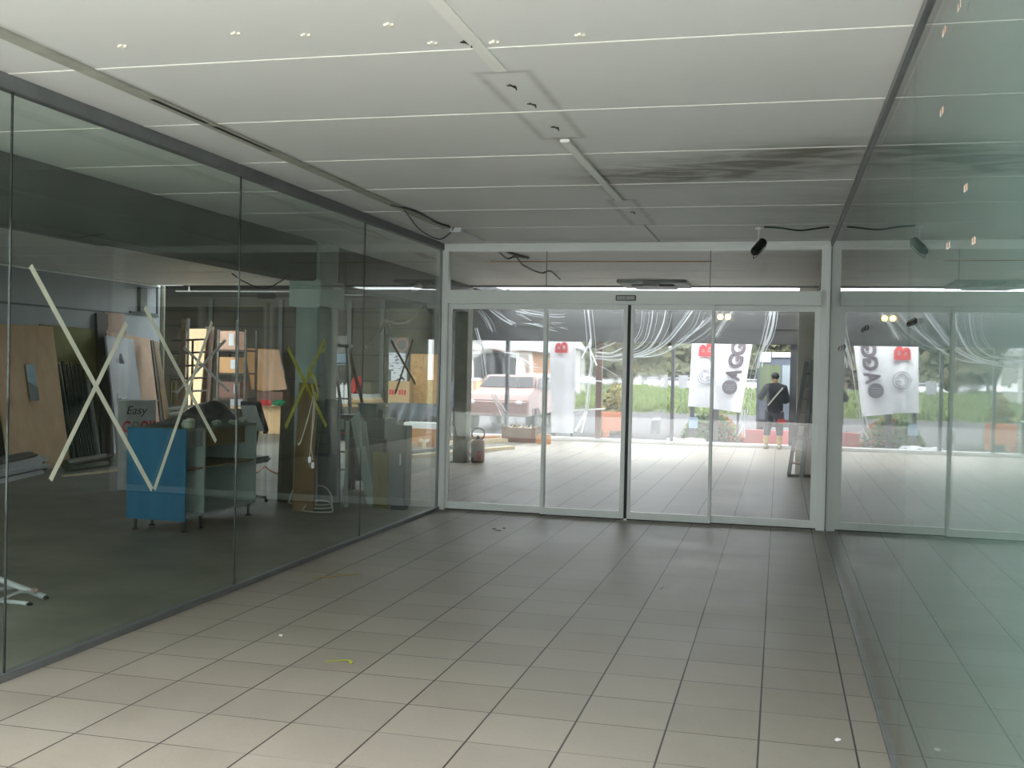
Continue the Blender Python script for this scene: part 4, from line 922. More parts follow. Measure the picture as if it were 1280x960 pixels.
# timber on the floor near the second pillar
planks = [((512, 573), (640, 561), .012, .10, 'timber2', 'pale plank lying foremost on the floor in front of the timber pile'), ((512, 567), (600, 556), .03, .09, 'beam', 'dark batten lying behind the foremost pale plank'),
          ((512, 559), (660, 551), .04, .14, 'timber2', 'pale plank in the middle of the timber on the floor'), ((512, 551), (676, 546), .10, .10, 'timber', 'orange-brown beam lying along the back of the timber on the floor')]
for (p0, p1, z, h_, mt, lb) in planks:
    a, b = P(*p0, Z=0), P(*p1, Z=0); a.z = b.z = h_/2*.6+.0
    lbl(MB().bar(a, b, .14, h_*.6).build('timber_plank', M[mt], bevel=.003), lb, 'plank', 'timber lying on the floor at the rear')
a, b = P(513, 541, Y=20.3), P(552, 528, Y=20.3)
o = thing('white_crate', 'white flat box under the edge of the tarpaulin', 'box', ((a.x+b.x)/2, 20.0, 0))
zm_ = P(530, 536, Y=19.9).z; MB().box(a.x, b.x, 19.9, 20.3, zm_, b.z).build('body', M['white'], o, bevel=.006); MB().box(a.x, b.x, 19.88, 20.32, .0, zm_).build('pallet', M['timber'], o, 'orange-brown wooden base')
m = MB()
c = [fl(517, 556), fl(546, 548), fl(560, 552), fl(530, 561)]
for k in range(4): m.bar(c[k]+Vector((0, 0, .14)), c[(k+1) % 4]+Vector((0, 0, .14)), .05, .05)
for k in range(4): m.box(c[k].x-.03, c[k].x+.03, c[k].y-.03, c[k].y+.03, 0, .14)
lbl(m.build('pallet', M['timber2']), 'pale open timber pallet lying on the floor before the white box', 'pallet')
# cylinder beside the second pillar
c = fl(597, 578); w_ = .115; hz = P(597, 549, Y=c.y).z
o = thing('gas_cylinder', 'small faded red cylinder with ring handle and hose beside the bare pillar', 'cylinder', c)
MB().lathe(c, [(.09, 0), (w_, .02), (w_, hz-.05), (w_*.8, hz-.01), (w_*.35, hz)], 20).build('body', M['redgrey'], o)
MB().tube([c+Vector((.11*math.cos(k*PI/10), 0, hz+.085+.10*math.sin(k*PI/10))) for k in range(20)], .014, 8, closed=True).build('ring_handle', M['dark'], o)
MB().lathe(c+Vector((0, 0, hz)), [(.03, 0), (.03, .03), (.02, .06)], 12).build('valve', M['dsteel'], o)
MB().tube(smooth([c+Vector((-.02, 0, hz+.03)), c+Vector((-.10, -.06, hz)), c+Vector((-.155, -.12, hz-.14)), c+Vector((-.12, -.12, .14)), c+Vector((-.06, -.10, .1))]), .014, 8).build('hose', M['lgrey'], o)
MB().box(c.x+.01, c.x+.09, c.y-w_-.006, c.y-w_+.03, .06, .2).build('label_sticker', M['red'], o, 'red label')
# brown planter crate beyond
a, b = fl(628, 552), fl(668, 554); yq = 22.2; a, b = P(628, 553, Y=yq), P(668, 553, Y=yq); hz = P(640, 535, Y=yq).z
o = thing('planter_crate', 'red-brown wooden planter crate with dry cuttings on top, beyond the left door leaf', 'planter', ((a.x+b.x)/2, yq+.25, 0))
MB().box(a.x, b.x, yq, yq+.5, 0, hz).build('box', M['crate'], o, bevel=.008)
MB().box(a.x-.02, a.x+.06, yq-.02, yq+.52, 0, hz+.03).box(b.x-.06, b.x+.02, yq-.02, yq+.52, 0, hz+.03).build('end_board', M['crate'], o, bevel=.004)
m = MB()
for k in range(14): x = random.uniform(a.x+.1, b.x-.1); y = random.uniform(yq+.1, yq+.4); m.bar((x, y, hz-.01), (x+random.uniform(-.12, .12), y+random.uniform(-.1, .1), hz+random.uniform(.02, .1)), .03, .006)
m.build('cuttings', M['timber2'], o)
a, b = P(668, 556, Y=22.1), P(688, 553, Y=22.1)
lbl(MB().box(a.x+.06, b.x, 22.05, 22.2, 0, .2).build('timber_offcut', M['timber'], bevel=.006), 'short orange-brown timber offcut beside the planter crate', 'offcut')

# hanging white cable and lamp near the beam
hc = lambda x, y: P(x, y, X=-5.15)
m = MB().tube(smooth([hc(458, 434), hc(468, 424), hc(476, 412), hc(483, 400), hc(495, 404), hc(508, 403), hc(518, 396), hc(525, 386)]), .018, 6)
e = hc(525, 386); m.tube([e, Vector((-5.15, e.y+.1, 2.5))], .012, 6)
m.tube(smooth([hc(484, 401), hc(488, 410), hc(485, 416), hc(482, 408), hc(484, 401)]), .008, 6)
lbl(m.build('hanging_cable', M['cable']), 'loose off-white cable hanging in a curve under the beam near the doors', 'cable')
m = MB().tube(smooth([hc(533, 386), hc(540, 393), hc(548, 397)]), .02, 6); e = hc(533, 386); m.tube([e, Vector((-5.15, e.y, 2.5))], .012, 6)
lbl(m.build('hanging_cable', M['kcable']), 'short brown cable end hanging beside the door frame', 'cable')
c = P(520, 360, X=-4.95)
o = thing('spot_lamp', 'small white spot lamp fixed to the beam beyond the glass', 'lamp', c)
MB().tube([c+Vector((0, -.12, -.03)), c+Vector((0, .12, .03))], [.04, .05], 12).build('head', M['white'], o); MB().box(c.x-.05, c.x, c.y-.02, c.y+.02, c.z-.02, c.z+.02).build('arm', M['white'], o)
m = MB().tube(smooth([P(290, 342, X=-5.0), P(305, 352, X=-5.0), P(330, 361, X=-5.0), P(350, 352, X=-5.0), P(362, 343, X=-5.0)]), .006, 6)
lbl(m.build('slack_cable', M['kcable']), 'slack dark cable hanging under the shop beam', 'cable')
o = thing('strip_light', 'unlit dark strip light below the near end of the shop beam', 'light', (-5.7, 6.6, ZC))
MB().box(-5.78, -5.62, 4.9, 8.2, 2.58, 2.66).build('housing', M['beam'], o, bevel=.006); MB().box(-5.76, -5.64, 4.95, 8.15, 2.565, 2.58).build('diffuser', M['grey'], o)
for y in (5.4, 7.7): MB().tube([(-5.7, y, 2.66), (-5.7, y, ZC)], .006).build('hanger', M['steel'], o)
# white rack feet in the near left corner of the shop
o = thing('metal_rack', 'white tubular metal rack whose splayed feet show in the bottom left corner behind the glass', 'rack', fl(10, 750))
a1, a2 = fl(56, 749), fl(36, 757)
pt = P(-30, 700, X=a1.x-.6)
MB().tube([a1+Vector((0, 0, .015)), P(-6, 722, X=fl(-6, 745).x)], .02, 10).build('leg', M['lgrey'], o)
MB().tube([a2+Vector((0, 0, .012)), P(-6, 750, Z=.02)], .014, 10).build('leg', M['lgrey'], o)
MB().tube(smooth([P(42, 741, Z=.05), P(25, 740, Z=.07), P(5, 748, Z=.05), P(-8, 752, Z=.04)]), .01, 8).build('stretcher', M['lgrey'], o)
MB().tube([P(22, 733, X=P(22, 744, Z=0).x), P(-6, 738, X=P(-6, 748, Z=0).x)], .012, 8).build('stretcher', M['lgrey'], o)
for q_ in (a1, a2): MB().blob(q_+Vector((.005, .0, .012)), (.025, .025, .014), 1, 0).build('foot_cap', M['dark'], o)
c = P(44, 738, Z=.06); MB().blob(c, (.03, .02, .02), 1, .2).build('knob', M['redgrey'], o, 'dull red knob')
ta = P(-6, 722, X=fl(-6, 745).x); MB().tube([ta, ta+Vector((-.25, -.35, .5)), ta+Vector((-.25, -.35, 1.2))], .02, 10).build('upright', M['lgrey'], o)

# ------------------------------------------------------------------ plastic sheeting and tape in the street opening
YSH = 22.9
V = lambda x, y, d=0: P(x, y, Y=YSH+d)
def sheet_obj(name, px0, px1, ztop, zbot, mats, label, folds, ripple):
    x0, x1 = V(px0, 450).x, V(px1, 450).x
    def fn(u, v):
        x = x0+u*(x1-x0); z = zbot+(ztop-zbot)*v
        zb = z+(.10*noise.noise(Vector((x*2.1, 0, 5))) if v < .06 else 0)
        y = YSH+ripple*(math.sin(x*7+z*1.5+2*noise.noise(Vector((x, z, 0))))+.8*noise.noise(Vector((x*3, z*1.3, 1))))
        return Vector((x, y, max(.012, zb)))
    m = MB(); m.grid(fn, 60, 36); m.cur = 1
    for (pts, w) in folds:
        for c_ in range(3):
            ox, oy = (0, 0) if c_ == 0 else (random.uniform(-5, 5), random.uniform(-3, 3))
            q = [V(px+ox*(1+.12*i_), py+oy*(i_ > 0)*(1+.1*i_), -.14) for i_, (px, py) in enumerate(pts)]; m.ribbon(q, w*(.62, .26, .2)[c_], .004, (.15, -1, .1))
    o = m.build(name, mats); return lbl(o, label, 'plastic sheet')
fl1 = [([(598, 388), (607, 399), (612, 408), (614, 412)], .035), ([(600, 386), (610, 400), (616, 415)], .02), ([(612, 387), (626, 398), (640, 406)], .05), ([(617, 386), (630, 396), (641, 405)], .02), ([(596, 410), (600, 424), (604, 440), (607, 462), (609, 474)], .04), ([(599, 420), (606, 440), (607, 455)], .02),
       ([(614, 492), (620, 503), (626, 517)], .03), ([(618, 494), (627, 506), (632, 514)], .05), ([(644, 389), (660, 392), (676, 394)], .022), ([(648, 386), (662, 391), (690, 396), (706, 396)], .02), ([(650, 392), (664, 401)], .02), ([(662, 404), (677, 409)], .02), ([(668, 404), (684, 411), (695, 414)], .02),
       ([(655, 404), (668, 406)], .012), ([(690, 403), (700, 404)], .012), ([(700, 409), (710, 412)], .012), ([(641, 445), (655, 450), (666, 458), (676, 460)], .03), ([(630, 440), (648, 444), (664, 455)], .02), ([(735, 386), (739, 425), (738, 436)], .05), ([(740, 450), (736, 480), (733, 512)], .05),
       ([(744, 445), (762, 446), (778, 443)], .06), ([(746, 440), (764, 441), (780, 434)], .04), ([(742, 448), (770, 450), (792, 447)], .03), ([(744, 438), (756, 434), (770, 428)], .02), ([(752, 458), (764, 465), (772, 470)], .015),
       ([(778, 446), (800, 441), (812, 434), (822, 420), (829, 404), (832, 388)], .04), ([(779, 449), (808, 443), (832, 430), (850, 410), (866, 388)], .05), ([(779, 440), (795, 436), (808, 424), (814, 404), (816, 388)], .03), ([(782, 447), (820, 444), (846, 432), (868, 414), (880, 400)], .025), ([(790, 430), (799, 415), (802, 400), (803, 388)], .015)]
sheet_obj('polythene_sheet', 562, 835, 2.95, .03, [M['sheet'], M['crease']], 'large hazy polythene sheet hung across the left half of the street opening', fl1, .025)
fl2 = [([(846, 428), (866, 416), (884, 402), (896, 388)], .02), ([(838, 433), (862, 428), (886, 412), (906, 388)], .012), ([(851, 424), (868, 408), (876, 388)], .012), ([(893, 422), (904, 404), (916, 388)], .03), ([(895, 420), (912, 396)], .012),
       ([(963, 388), (960, 410), (955, 432), (948, 452), (944, 470), (938, 500), (930, 530), (922, 545)], .03), ([(968, 388), (965, 408), (960, 424), (952, 438), (946, 460)], .06), ([(965, 388), (956, 425), (947, 455)], .05), ([(931, 512), (930, 530), (931, 547)], .03), ([(924, 530), (928, 516), (930, 512)], .02)]
sheet_obj('polythene_sheet', 839, 962, 2.95, .03, [M['sheet2'], M['crease']], 'clearer polythene sheet with a bunched edge beside the standing person', fl2, .03)
for (pts, w, lb) in (([(739, 423), (736, 430), (727, 448)], .03, 'white tape strip slanting down to the left from the star on the sheet'), ([(735, 431), (740, 442), (746, 457)], .035, 'white tape strip slanting down to the right from the star on the sheet'), ([(738, 424), (738, 438), (739, 455)], .03, 'white upright tape strip in the star on the sheet'),
        ([(724, 479), (740, 476), (756, 477)], .025, 'white level tape strip below the star on the sheet'), ([(714, 513), (733, 512), (756, 511)], .03, 'white level tape strip low on the sheet'), ([(733, 512), (726, 526), (719, 539)], .05, 'white slanting tape strip hanging below the low level strip'), ([(734, 514), (730, 528), (727, 541)], .035, 'white steep tape strip hanging below the low level strip'), ([(715, 519), (726, 515)], .02, 'short white tape tail under the low level strip')):
    lbl(MB().ribbon([V(px, py, -.10) for px, py in pts], w, .002, (0, -1, 0)).build('sheet_tape', M['wtape']), lb, 'tape', 'white tape strips on the hung sheet')
# warm emitting discs added for the yellow glow on the fascia
c = P(905, 396, Y=YF-.2)
o = thing('added_glow', 'added warm glow in a dark housing fixed to the fascia behind the clear sheet', 'lamp', c)
MB().box(c.x-.2, c.x+.2, YF-.15, YF-.06, c.z-.09, c.z+.09).build('housing', M['dsteel'], o, bevel=.01); MB().tube([(c.x-.08, YF-.14, c.z), (c.x-.08, YF-.165, c.z)], .06, 16).tube([(c.x+.08, YF-.14, c.z), (c.x+.08, YF-.165, c.z)], .06, 16).build('lens', M['lamp'], o)

# ladder leaning on the beige column
o = thing('ladder', 'weathered ladder with rails and rungs leaning on the beige column', 'ladder', fl(995, 594))
la, lb_ = P(986, 594, Z=.02), P(1002, 597, Z=.02); ta, tb = P(1008, 452, Y=17.22), P(1017, 450, Y=17.22)
for (p0, p1) in ((la, ta), (lb_, tb)): MB().bar(p0, p1, .06, .04).build('rail', M['grey'], o)
for k in range(1, 9): MB().tube([la+(ta-la)*k/9, lb_+(tb-lb_)*k/9], .016, 8).build('rung', M['rust'], o)
for (p0, k) in ((P(996, 589, Z=.02), .62), (P(1012, 589, Z=.02), .70)): MB().bar(p0, lb_+(tb-lb_)*k+Vector((.03, .03, 0)), .05, .03).build('stay', M['lgrey'], o)
MB().bar(la+(ta-la)*.33, P(1016, 549, Y=17.1), .04, .03).build('cross_bar', M['rust'], o)
MB().box(la.x-.02, la.x+.36, la.y-.1, la.y+.05, 0, .04).build('foot_board', M['oliveb'], o)

# ------------------------------------------------------------------ person in the opening
def skin_mesh(name, joints, edges, mat, parent, sub=2):
    me = bpy.data.meshes.new(name); ol = world_loc(parent) if parent else Vector()
    me.from_pydata([Vector(j[0])-ol for j in joints], edges, [])
    ob = bpy.data.objects.new(name, me); COL.objects.link(ob)
    md = ob.modifiers.new('skin', 'SKIN'); md.use_smooth_shade = True
    for i, j in enumerate(joints):
        r = j[1]; me.skin_vertices[0].data[i].radius = (r, r) if isinstance(r, (int, float)) else r
    me.skin_vertices[0].data[0].use_root = True
    sb = ob.modifiers.new('sub', 'SUBSURF'); sb.levels = sub; sb.render_levels = sub
    dg = bpy.context.evaluated_depsgraph_get(); ev = bpy.data.meshes.new_from_object(ob.evaluated_get(dg))
    bpy.data.objects.remove(ob); ev.materials.clear(); ev.materials.append(mat); ev.shade_smooth(); ev.name = name
    o = bpy.data.objects.new(name, ev); COL.objects.link(o)
    if parent is not None: o.parent = parent
    return o
pc = fl(968, 561); pc.y = 23.2; pc = Vector((P(967, 561, Y=23.2).x, 23.2, 0))
man = thing('person', 'person in black top and dark trousers standing in the opening, elbow out', 'person', pc)
def J(x, y, z): return pc+Vector((x, y, z))
jt = [(J(0, 0, .83), (.135, .10)), (J(0, 0, 1.0), (.125, .095)), (J(.0, -.01, 1.18), (.145, .10)), (J(.01, 0, 1.30), (.10, .085)), (J(.01, .02, 1.37), .052), (J(.0, .03, 1.44), .062), (J(-.01, .04, 1.51), (.072, .085)), (J(-.01, .04, 1.575), .055),
      (J(-.17, 0, 1.28), .062), (J(-.31, .08, 1.07), .044), (J(-.22, .26, 1.13), .034), (J(-.18, .31, 1.16), (.032, .02)),
      (J(.18, 0, 1.28), .062), (J(.25, .06, 1.02), .044), (J(.18, .27, 1.0), .034), (J(.15, .33, 1.01), (.032, .02)),
      (J(-.10, 0, .74), .098), (J(-.135, .02, .44), .06), (J(-.16, -.02, .10), .043), (J(-.16, -.02, .05), .045), (J(-.18, .12, .035), .036),
      (J(.10, 0, .74), .098), (J(.11, .02, .44), .06), (J(.115, -.02, .10), .043), (J(.115, -.02, .05), .045), (J(.125, .12, .035), .036)]
ed = [(0, 1), (1, 2), (2, 3), (3, 4), (4, 5), (5, 6), (6, 7), (3, 8), (8, 9), (9, 10), (10, 11), (3, 12), (12, 13), (13, 14), (14, 15), (0, 16), (16, 17), (17, 18), (18, 19), (19, 20), (0, 21), (21, 22), (22, 23), (23, 24), (24, 25)]
for (hand, s) in ((11, -1), (15, 1)):
    h0 = jt[hand][0]
    for k, (dx, L) in enumerate(((-.024, .062), (-.008, .072), (.008, .068), (.024, .052))):
        b0 = h0+Vector((dx*.8, .02, -.005)); i0 = len(jt)
        jt += [(b0, .010), (b0+Vector((dx*.3-s*.02, L*.6, -.01)), .009), (b0+Vector((dx*.4-s*.05, L*.8, -.03)), .0075)]
        ed += [(hand, i0), (i0, i0+1), (i0+1, i0+2)]
    i0 = len(jt); jt += [(h0+Vector((-s*.035, .005, .01)), .011), (h0+Vector((-s*.06, .035, .005)), .009)]; ed += [(hand, i0), (i0, i0+1)]
body = skin_mesh('body', jt, ed, M['skin'], man, 2)
hd = J(-.01, .045, 1.505)
# face looks away from the passage, a little towards the left
m = MB(); fd = Vector((-.5, .86, 0)).normalized(); sd = Vector((-fd.y, fd.x, 0))
m.blob(hd+fd*.085+Vector((0, 0, -.01)), (.016, .016, .024), 2, 0)
for k in (-1, 1): m.blob(hd+sd*(.08*k), (.014, .02, .03), 2, 0); 
m.blob(hd+fd*.075+Vector((0, 0, -.055)), (.022, .018, .008), 2, 0)
m.build('face_features', M['skin'], man)
m = MB()
for k in (-1, 1): m.blob(hd+fd*.074+sd*(.032*k)+Vector((0, 0, .012)), (.012, .01, .009), 2, 0)
m.build('eyes', M['dark'], man)
MB().blob(hd-fd*.015+Vector((0, 0, .035)), (.088, .09, .085), 3, .08, 4).build('hair', M['hair'], man)
top_j = [(J(0, 0, .64), (.20, .16)), (J(0, 0, .98), (.185, .155)), (J(0, -.01, 1.17), (.205, .16)), (J(.01, 0, 1.30), (.17, .14)), (J(.01, .015, 1.385), .085),
         (J(-.17, 0, 1.28), .10), (J(-.31, .08, 1.07), .072), (J(-.235, .23, 1.12), .058), (J(.18, 0, 1.28), .10), (J(.25, .06, 1.02), .072), (J(.19, .24, 1.0), .058)]
skin_mesh('jacket', top_j, [(0, 1), (1, 2), (2, 3), (3, 4), (3, 5), (5, 6), (6, 7), (3, 8), (8, 9), (9, 10)], M['bcloth'], man)
tr_j = [(J(0, 0, .90), (.175, .145)), (J(-.10, 0, .72), .115), (J(-.135, .02, .44), .085), (J(-.155, -.01, .27), .078), (J(.10, 0, .72), .115), (J(.11, .02, .44), .085), (J(.115, -.01, .27), .078)]
skin_mesh('trousers', tr_j, [(0, 1), (1, 2), (2, 3), (0, 4), (4, 5), (5, 6)], M['ncloth'], man)
for x in (-.158, .115):
    MB().tube([J(x, -.02, .11), J(x, -.015, .27)], [.056, .062], 14).build('sock', M['sock'], man, 'ochre sock')
    MB().blob(J(x, .035, .05), (.06, .135, .06), 3, .05).box(pc.x+x-.05, pc.x+x+.05, pc.y-.075, pc.y+.16, 0, .02).build('boot', M['boot'], man, 'pale dusty boot')
MB().box(pc.x+.06, pc.x+.24, pc.y-.12, pc.y-.06, .55, .64).build('tool_pouch', M['red'], man, 'red pouch on the thigh', bevel=.015)
MB().ribbon([J(.16, -.12, 1.3), J(.0, -.14, 1.1), J(-.14, -.13, .92)], .03, .006, (0, -1, 0)).build('shoulder_strap', M['cable'], man, 'pale shoulder strap')

# ------------------------------------------------------------------ outside
struct(MB().box(-60, 30, YF+.3, 42, -.12, -.02).build('pavement', M['road']))
struct(MB().box(-22, 16, -14, YN, -.12, -.02).build('forecourt', M['pave']))
struct(MB().box(-30, 24, -34, -14, -.14, -.03).build('street', M['road']))
m = MB().grid(lambda u, v: Vector((-90+130*u, 41.5+64.5*v, -.02+.12*noise.noise(Vector((u*9, v*9, 0)))*min(1, v*6)+.12*v)), 60, 50)
struct(m.build('field', M['soil']))
struct(MB().box(-95, 45, 105.5, 190, -.6, -.45).build('parking_lot', M['road']))
struct(MB().box(-24, 18, -33.0, -32.7, -.02, 4.6).box(-24.3, 18.3, -33.1, -32.5, 4.6, 4.75).build('wall_reflection_block', M['bluegrey']))  # unseen wall added to keep bright sky out of the door-glass reflections
m = MB()
for k in range(7000):
    v = random.random()**1.8; y = 42+64*v; x = random.uniform(-.195, .02)*y
    hgt_ = random.uniform(.15, .42); a = random.uniform(0, PI); w_ = .07+.0016*y
    d = Vector((math.cos(a), math.sin(a), 0))*w_; t_ = Vector((random.uniform(-.12, .12), random.uniform(-.12, .12), hgt_)); b = Vector((x, y, .0))
    m.add([b-d, b+d, b+t_], [(0, 1, 2)])
g_ = m.build('grass', M['blade'], flat=True, weld=False); tag(g_, 'tufts of long green grass growing over the field across the street', 'grass'); g_['kind'] = 'stuff'
lbl(MB().box(P(930, 545, Y=24.6).x, P(1000, 545, Y=24.6).x+.2, 24.5, 24.7, -.02, P(960, 538, Y=24.5).z).build('red_kerb', M['kerb'], bevel=.01), 'low red kerb strip on the ground behind the standing person', 'kerb')
# bollard
c = fl(818, 541); c.z = -.02; hz = P(818, 525, Y=c.y).z
o = thing('bollard', 'short grey bollard on the pavement outside the opening', 'bollard', c)
w_ = abs(P(823, 530, Y=c.y).x-P(813, 530, Y=c.y).x)/2
MB().lathe(c, [(w_, 0), (w_, hz-.02), (w_*1.05, hz), (w_*.9, hz+.03)], 18).build('post', M['board'], o); MB().lathe(c+Vector((0, 0, hz+.02)), [(w_*.95, 0), (w_*.6, .03)], 18).build('cap', M['lgrey'], o)
# sign panels at the field edge
for (x0, x1, lb) in ((823, 835, 'pale grey sign panel at the field edge, the one between the thin posts'), (848, 860, 'pale grey sign panel at the field edge beside the flags')):
    yy = 40.5; a, b = P(x0, 485, Y=yy), P(x1, 469, Y=yy); t = thing('field_sign', lb, 'sign', ((a.x+b.x)/2, yy, 0), 'sign panels at the field edge')
    MB().box(a.x, b.x, yy, yy+.04, a.z, b.z).build('panel', M['board'], t, bevel=.005)
    for x in (a.x+.08, b.x-.08): MB().box(x-.014, x+.014, yy+.04, yy+.07, -.02, b.z).build('post', M['gcable'], t)
# flags
def flag(name, pts, y, lab, ybase):
    """pts: bl, br, tr, tl pixels at distance y; rectangular cloth on two poles"""
    q = [P(*p, Y=y) for p in pts]; t = thing(name, lab, 'flag', ((q[0].x+q[1].x)/2, y, -.02), 'white advertising flags')
    def fn(u, v):
        p = on_quad(q, u, v); p.y += .04*math.sin(u*7+v*3); return p
    MB().grid(fn, 16, 24).grid(lambda u, v: fn(u, v)+Vector((0, .006, 0)), 16, 24).build('cloth', M['flag'], t)
    a = (q[0]+(q[1]-q[0])*.12); top = q[3]+(q[2]-q[3])*.08
    MB().bar((a.x, y+.09, -.02), (top.x, y+.09, top.z+.1), .10, .05).build('pole', M['pole'], t)
    b = (q[0]+(q[1]-q[0])*.9); MB().bar((b.x, y+.09, -.02), (b.x, y+.09, b.z+.3), .05, .04).build('stay', M['pole'], t)
    return t, q
def ring(c, r, w, m=None, n=28, a0=0, a1=2*PI, d=.012):
    m = m or MB(); 
    for k in range(n):
        t0 = a0+(a1-a0)*k/n; t1 = a0+(a1-a0)*(k+1)/n
        pt = lambda t_, rr: c+Vector((rr*math.cos(t_), 0, rr*math.sin(t_)))
        m.prism([pt(t0, r-w), pt(t1, r-w), pt(t1, r), pt(t0, r)], (0, -d, 0))
    return m
y1 = 25.2
t, q = flag('advertising_flag', [(860, 508), (896, 510), (904, 380), (868, 380)], y1, 'white flag with a red letter and a thin grey ring emblem, beside the lettered flag', y1)
c = P(882, 470, Y=y1-.06); r_ = abs(P(893, 470, Y=y1).x-P(882, 470, Y=y1).x)
ring(c, r_, .02).build('ring_emblem', M['flight'], t)
m = ring(c, r_*.72, .018, None, 20, PI*.3, PI*1.9); m.bar(c+Vector((0, -.005, -.02)), c+Vector((r_*.6, -.005, -.02)), .012, .03); m.bar(c+Vector((-.08, -.005, -.05)), c+Vector((-.08, -.005, .09)), .012, .03); m.build('emblem_figure', M['flight'], t)
put_text('B', .3, P(883, 437, Y=y1-.08), (0, 0, 1), (-1, 0, 0), 'letter', M['fred'], t, .006, .012, 'red letter', fit=(.31, .36))
y2 = 25.0
t, q = flag('advertising_flag', [(890, 511), (926, 516), (949, 380), (902, 380)], y2, 'white flag with large grey upright lettering and a round grey emblem', y2)
c = P(912, 484, Y=y2-.06); r_ = .168
m = MB(); m.prism([c+Vector((r_*math.cos(k*PI/16), 0, r_*math.sin(k*PI/16))) for k in range(32)], (0, -.012, 0)); m.build('disc_emblem', M['fdisc'], t)
m = MB()
for k in (-1, 0, 1): m.box(c.x-.11, c.x+.11, c.y-.016, c.y-.012, c.z+k*.05-.006, c.z+k*.05+.006)
m.build('emblem_lines', M['flight'], t)
dirv = (P(925, 428, Y=y2)-P(913, 474, Y=y2)).normalized()
for ch, px, py, wd in (('A', 916.5, 468, .27), ('G', 919.5, 452, .30), ('G', 922.5, 436, .31), ('I', 925, 423, .1)):
    put_text(ch, .3, P(px, py, Y=y2-.06), dirv, (-dirv.z, 0, dirv.x), 'letter', M['fgrey'], t, .006, .014, 'grey letter', fit=(wd, .34))
y3 = 24.6
t, q = flag('advertising_flag', [(688, 541), (716, 542), (720, 380), (686, 380)], y3, 'plain white flag with one red letter behind the hazy sheet', y3)
put_text('B', .3, P(701, 434, Y=y3-.08), (0, 0, 1), (-1, 0, 0), 'letter', M['fred'], t, .006, .012, 'red letter', fit=(.26, .30))
# meter box at the flag pole, white debris, shrub
c = P(866, 540, Y=24.9); o = thing('meter_box', 'pale blue-grey small box on a post at the foot of the flags', 'box', (c.x, 24.9, -.02))
a, b = P(861, 535, Y=24.9), P(872, 522, Y=24.9); MB().box(a.x, b.x, 24.85, 25.0, a.z, b.z).build('body', M['bpaper'], o, bevel=.008); MB().box(c.x-.04, c.x+.04, 24.9, 24.97, -.02, a.z).build('post', M['pole'], o)
m = MB()
for k in range(10): c = fl(random.uniform(843, 882), random.uniform(546, 550)); c.y = 24.3+.05*k; m.blob(c+Vector((0, 0, .03)), (random.uniform(.08, .2), .1, random.uniform(.02, .06)), 2, .6, 3, k)
lbl(m.build('crumpled_sheeting', M['white']), 'crumpled white sheeting on the ground before the shrub', 'sheeting')
def shrub(name, px0, px1, y, h_, cols, lab, n=420):
    a, b = P(px0, 540, Y=y), P(px1, 540, Y=y); t = thing(name, lab, 'shrub', ((a.x+b.x)/2, y, -.02)); cx = (a.x+b.x)/2; rx = (b.x-a.x)/2
    ms = MB()
    for k in range(9): x = cx+random.uniform(-.7, .7)*rx; ms.tube([(cx+(x-cx)*.5, y, -.02), (x, y+random.uniform(-.2, .2), h_*.6)], .012, 5)
    ms.build('stems', M['bark'], t)
    for ci, cl in enumerate(cols):
        m = MB()
        for k in range(n//len(cols)):
            u = random.uniform(-1, 1) if len(cols) == 1 else random.uniform(-1, .55)+.45*ci
            x = cx+rx*u; z = random.random()**.8*h_*math.sqrt(max(.05, 1-u*u)); c = Vector((x, y+random.uniform(-.3, .3), z))
            d1 = Vector((random.gauss(0, 1), random.gauss(0, 1), random.gauss(0, 1))).normalized()*.075; d2 = d1.orthogonal().normalized()*.04
            m.add([c-d1, c+d2, c+d1, c-d2], [(0, 1, 2, 3)])
        m.build('foliage', M[cl], t, flat=True, weld=False)
shrub('low_shrub', 853, 925, 25.6, .62, ['leafg', 'leafg', 'leafo'], 'low green and rust-coloured shrub bed at the foot of the flags', 1600)
shrub('yellow_shrub', 752, 782, 26.5, 1.25, ['leafy'], 'yellow-green shrub seen beside the brown post', 700)
# orange barrier
a, b = P(752, 546, Y=25.6), P(786, 516, Y=25.6)
o = thing('plastic_barrier', 'salmon orange plastic barrier outside below the yellow shrub', 'barrier', ((a.x+b.x)/2, 25.6, -.02))
MB().box(a.x, b.x, 25.55, 25.65, .12, b.z).build('panel', M['orange'], o, bevel=.02)
for x in (a.x+.1, b.x-.1): MB().box(x-.05, x+.05, 25.4, 25.8, -.02, .12).build('foot', M['orange'], o)
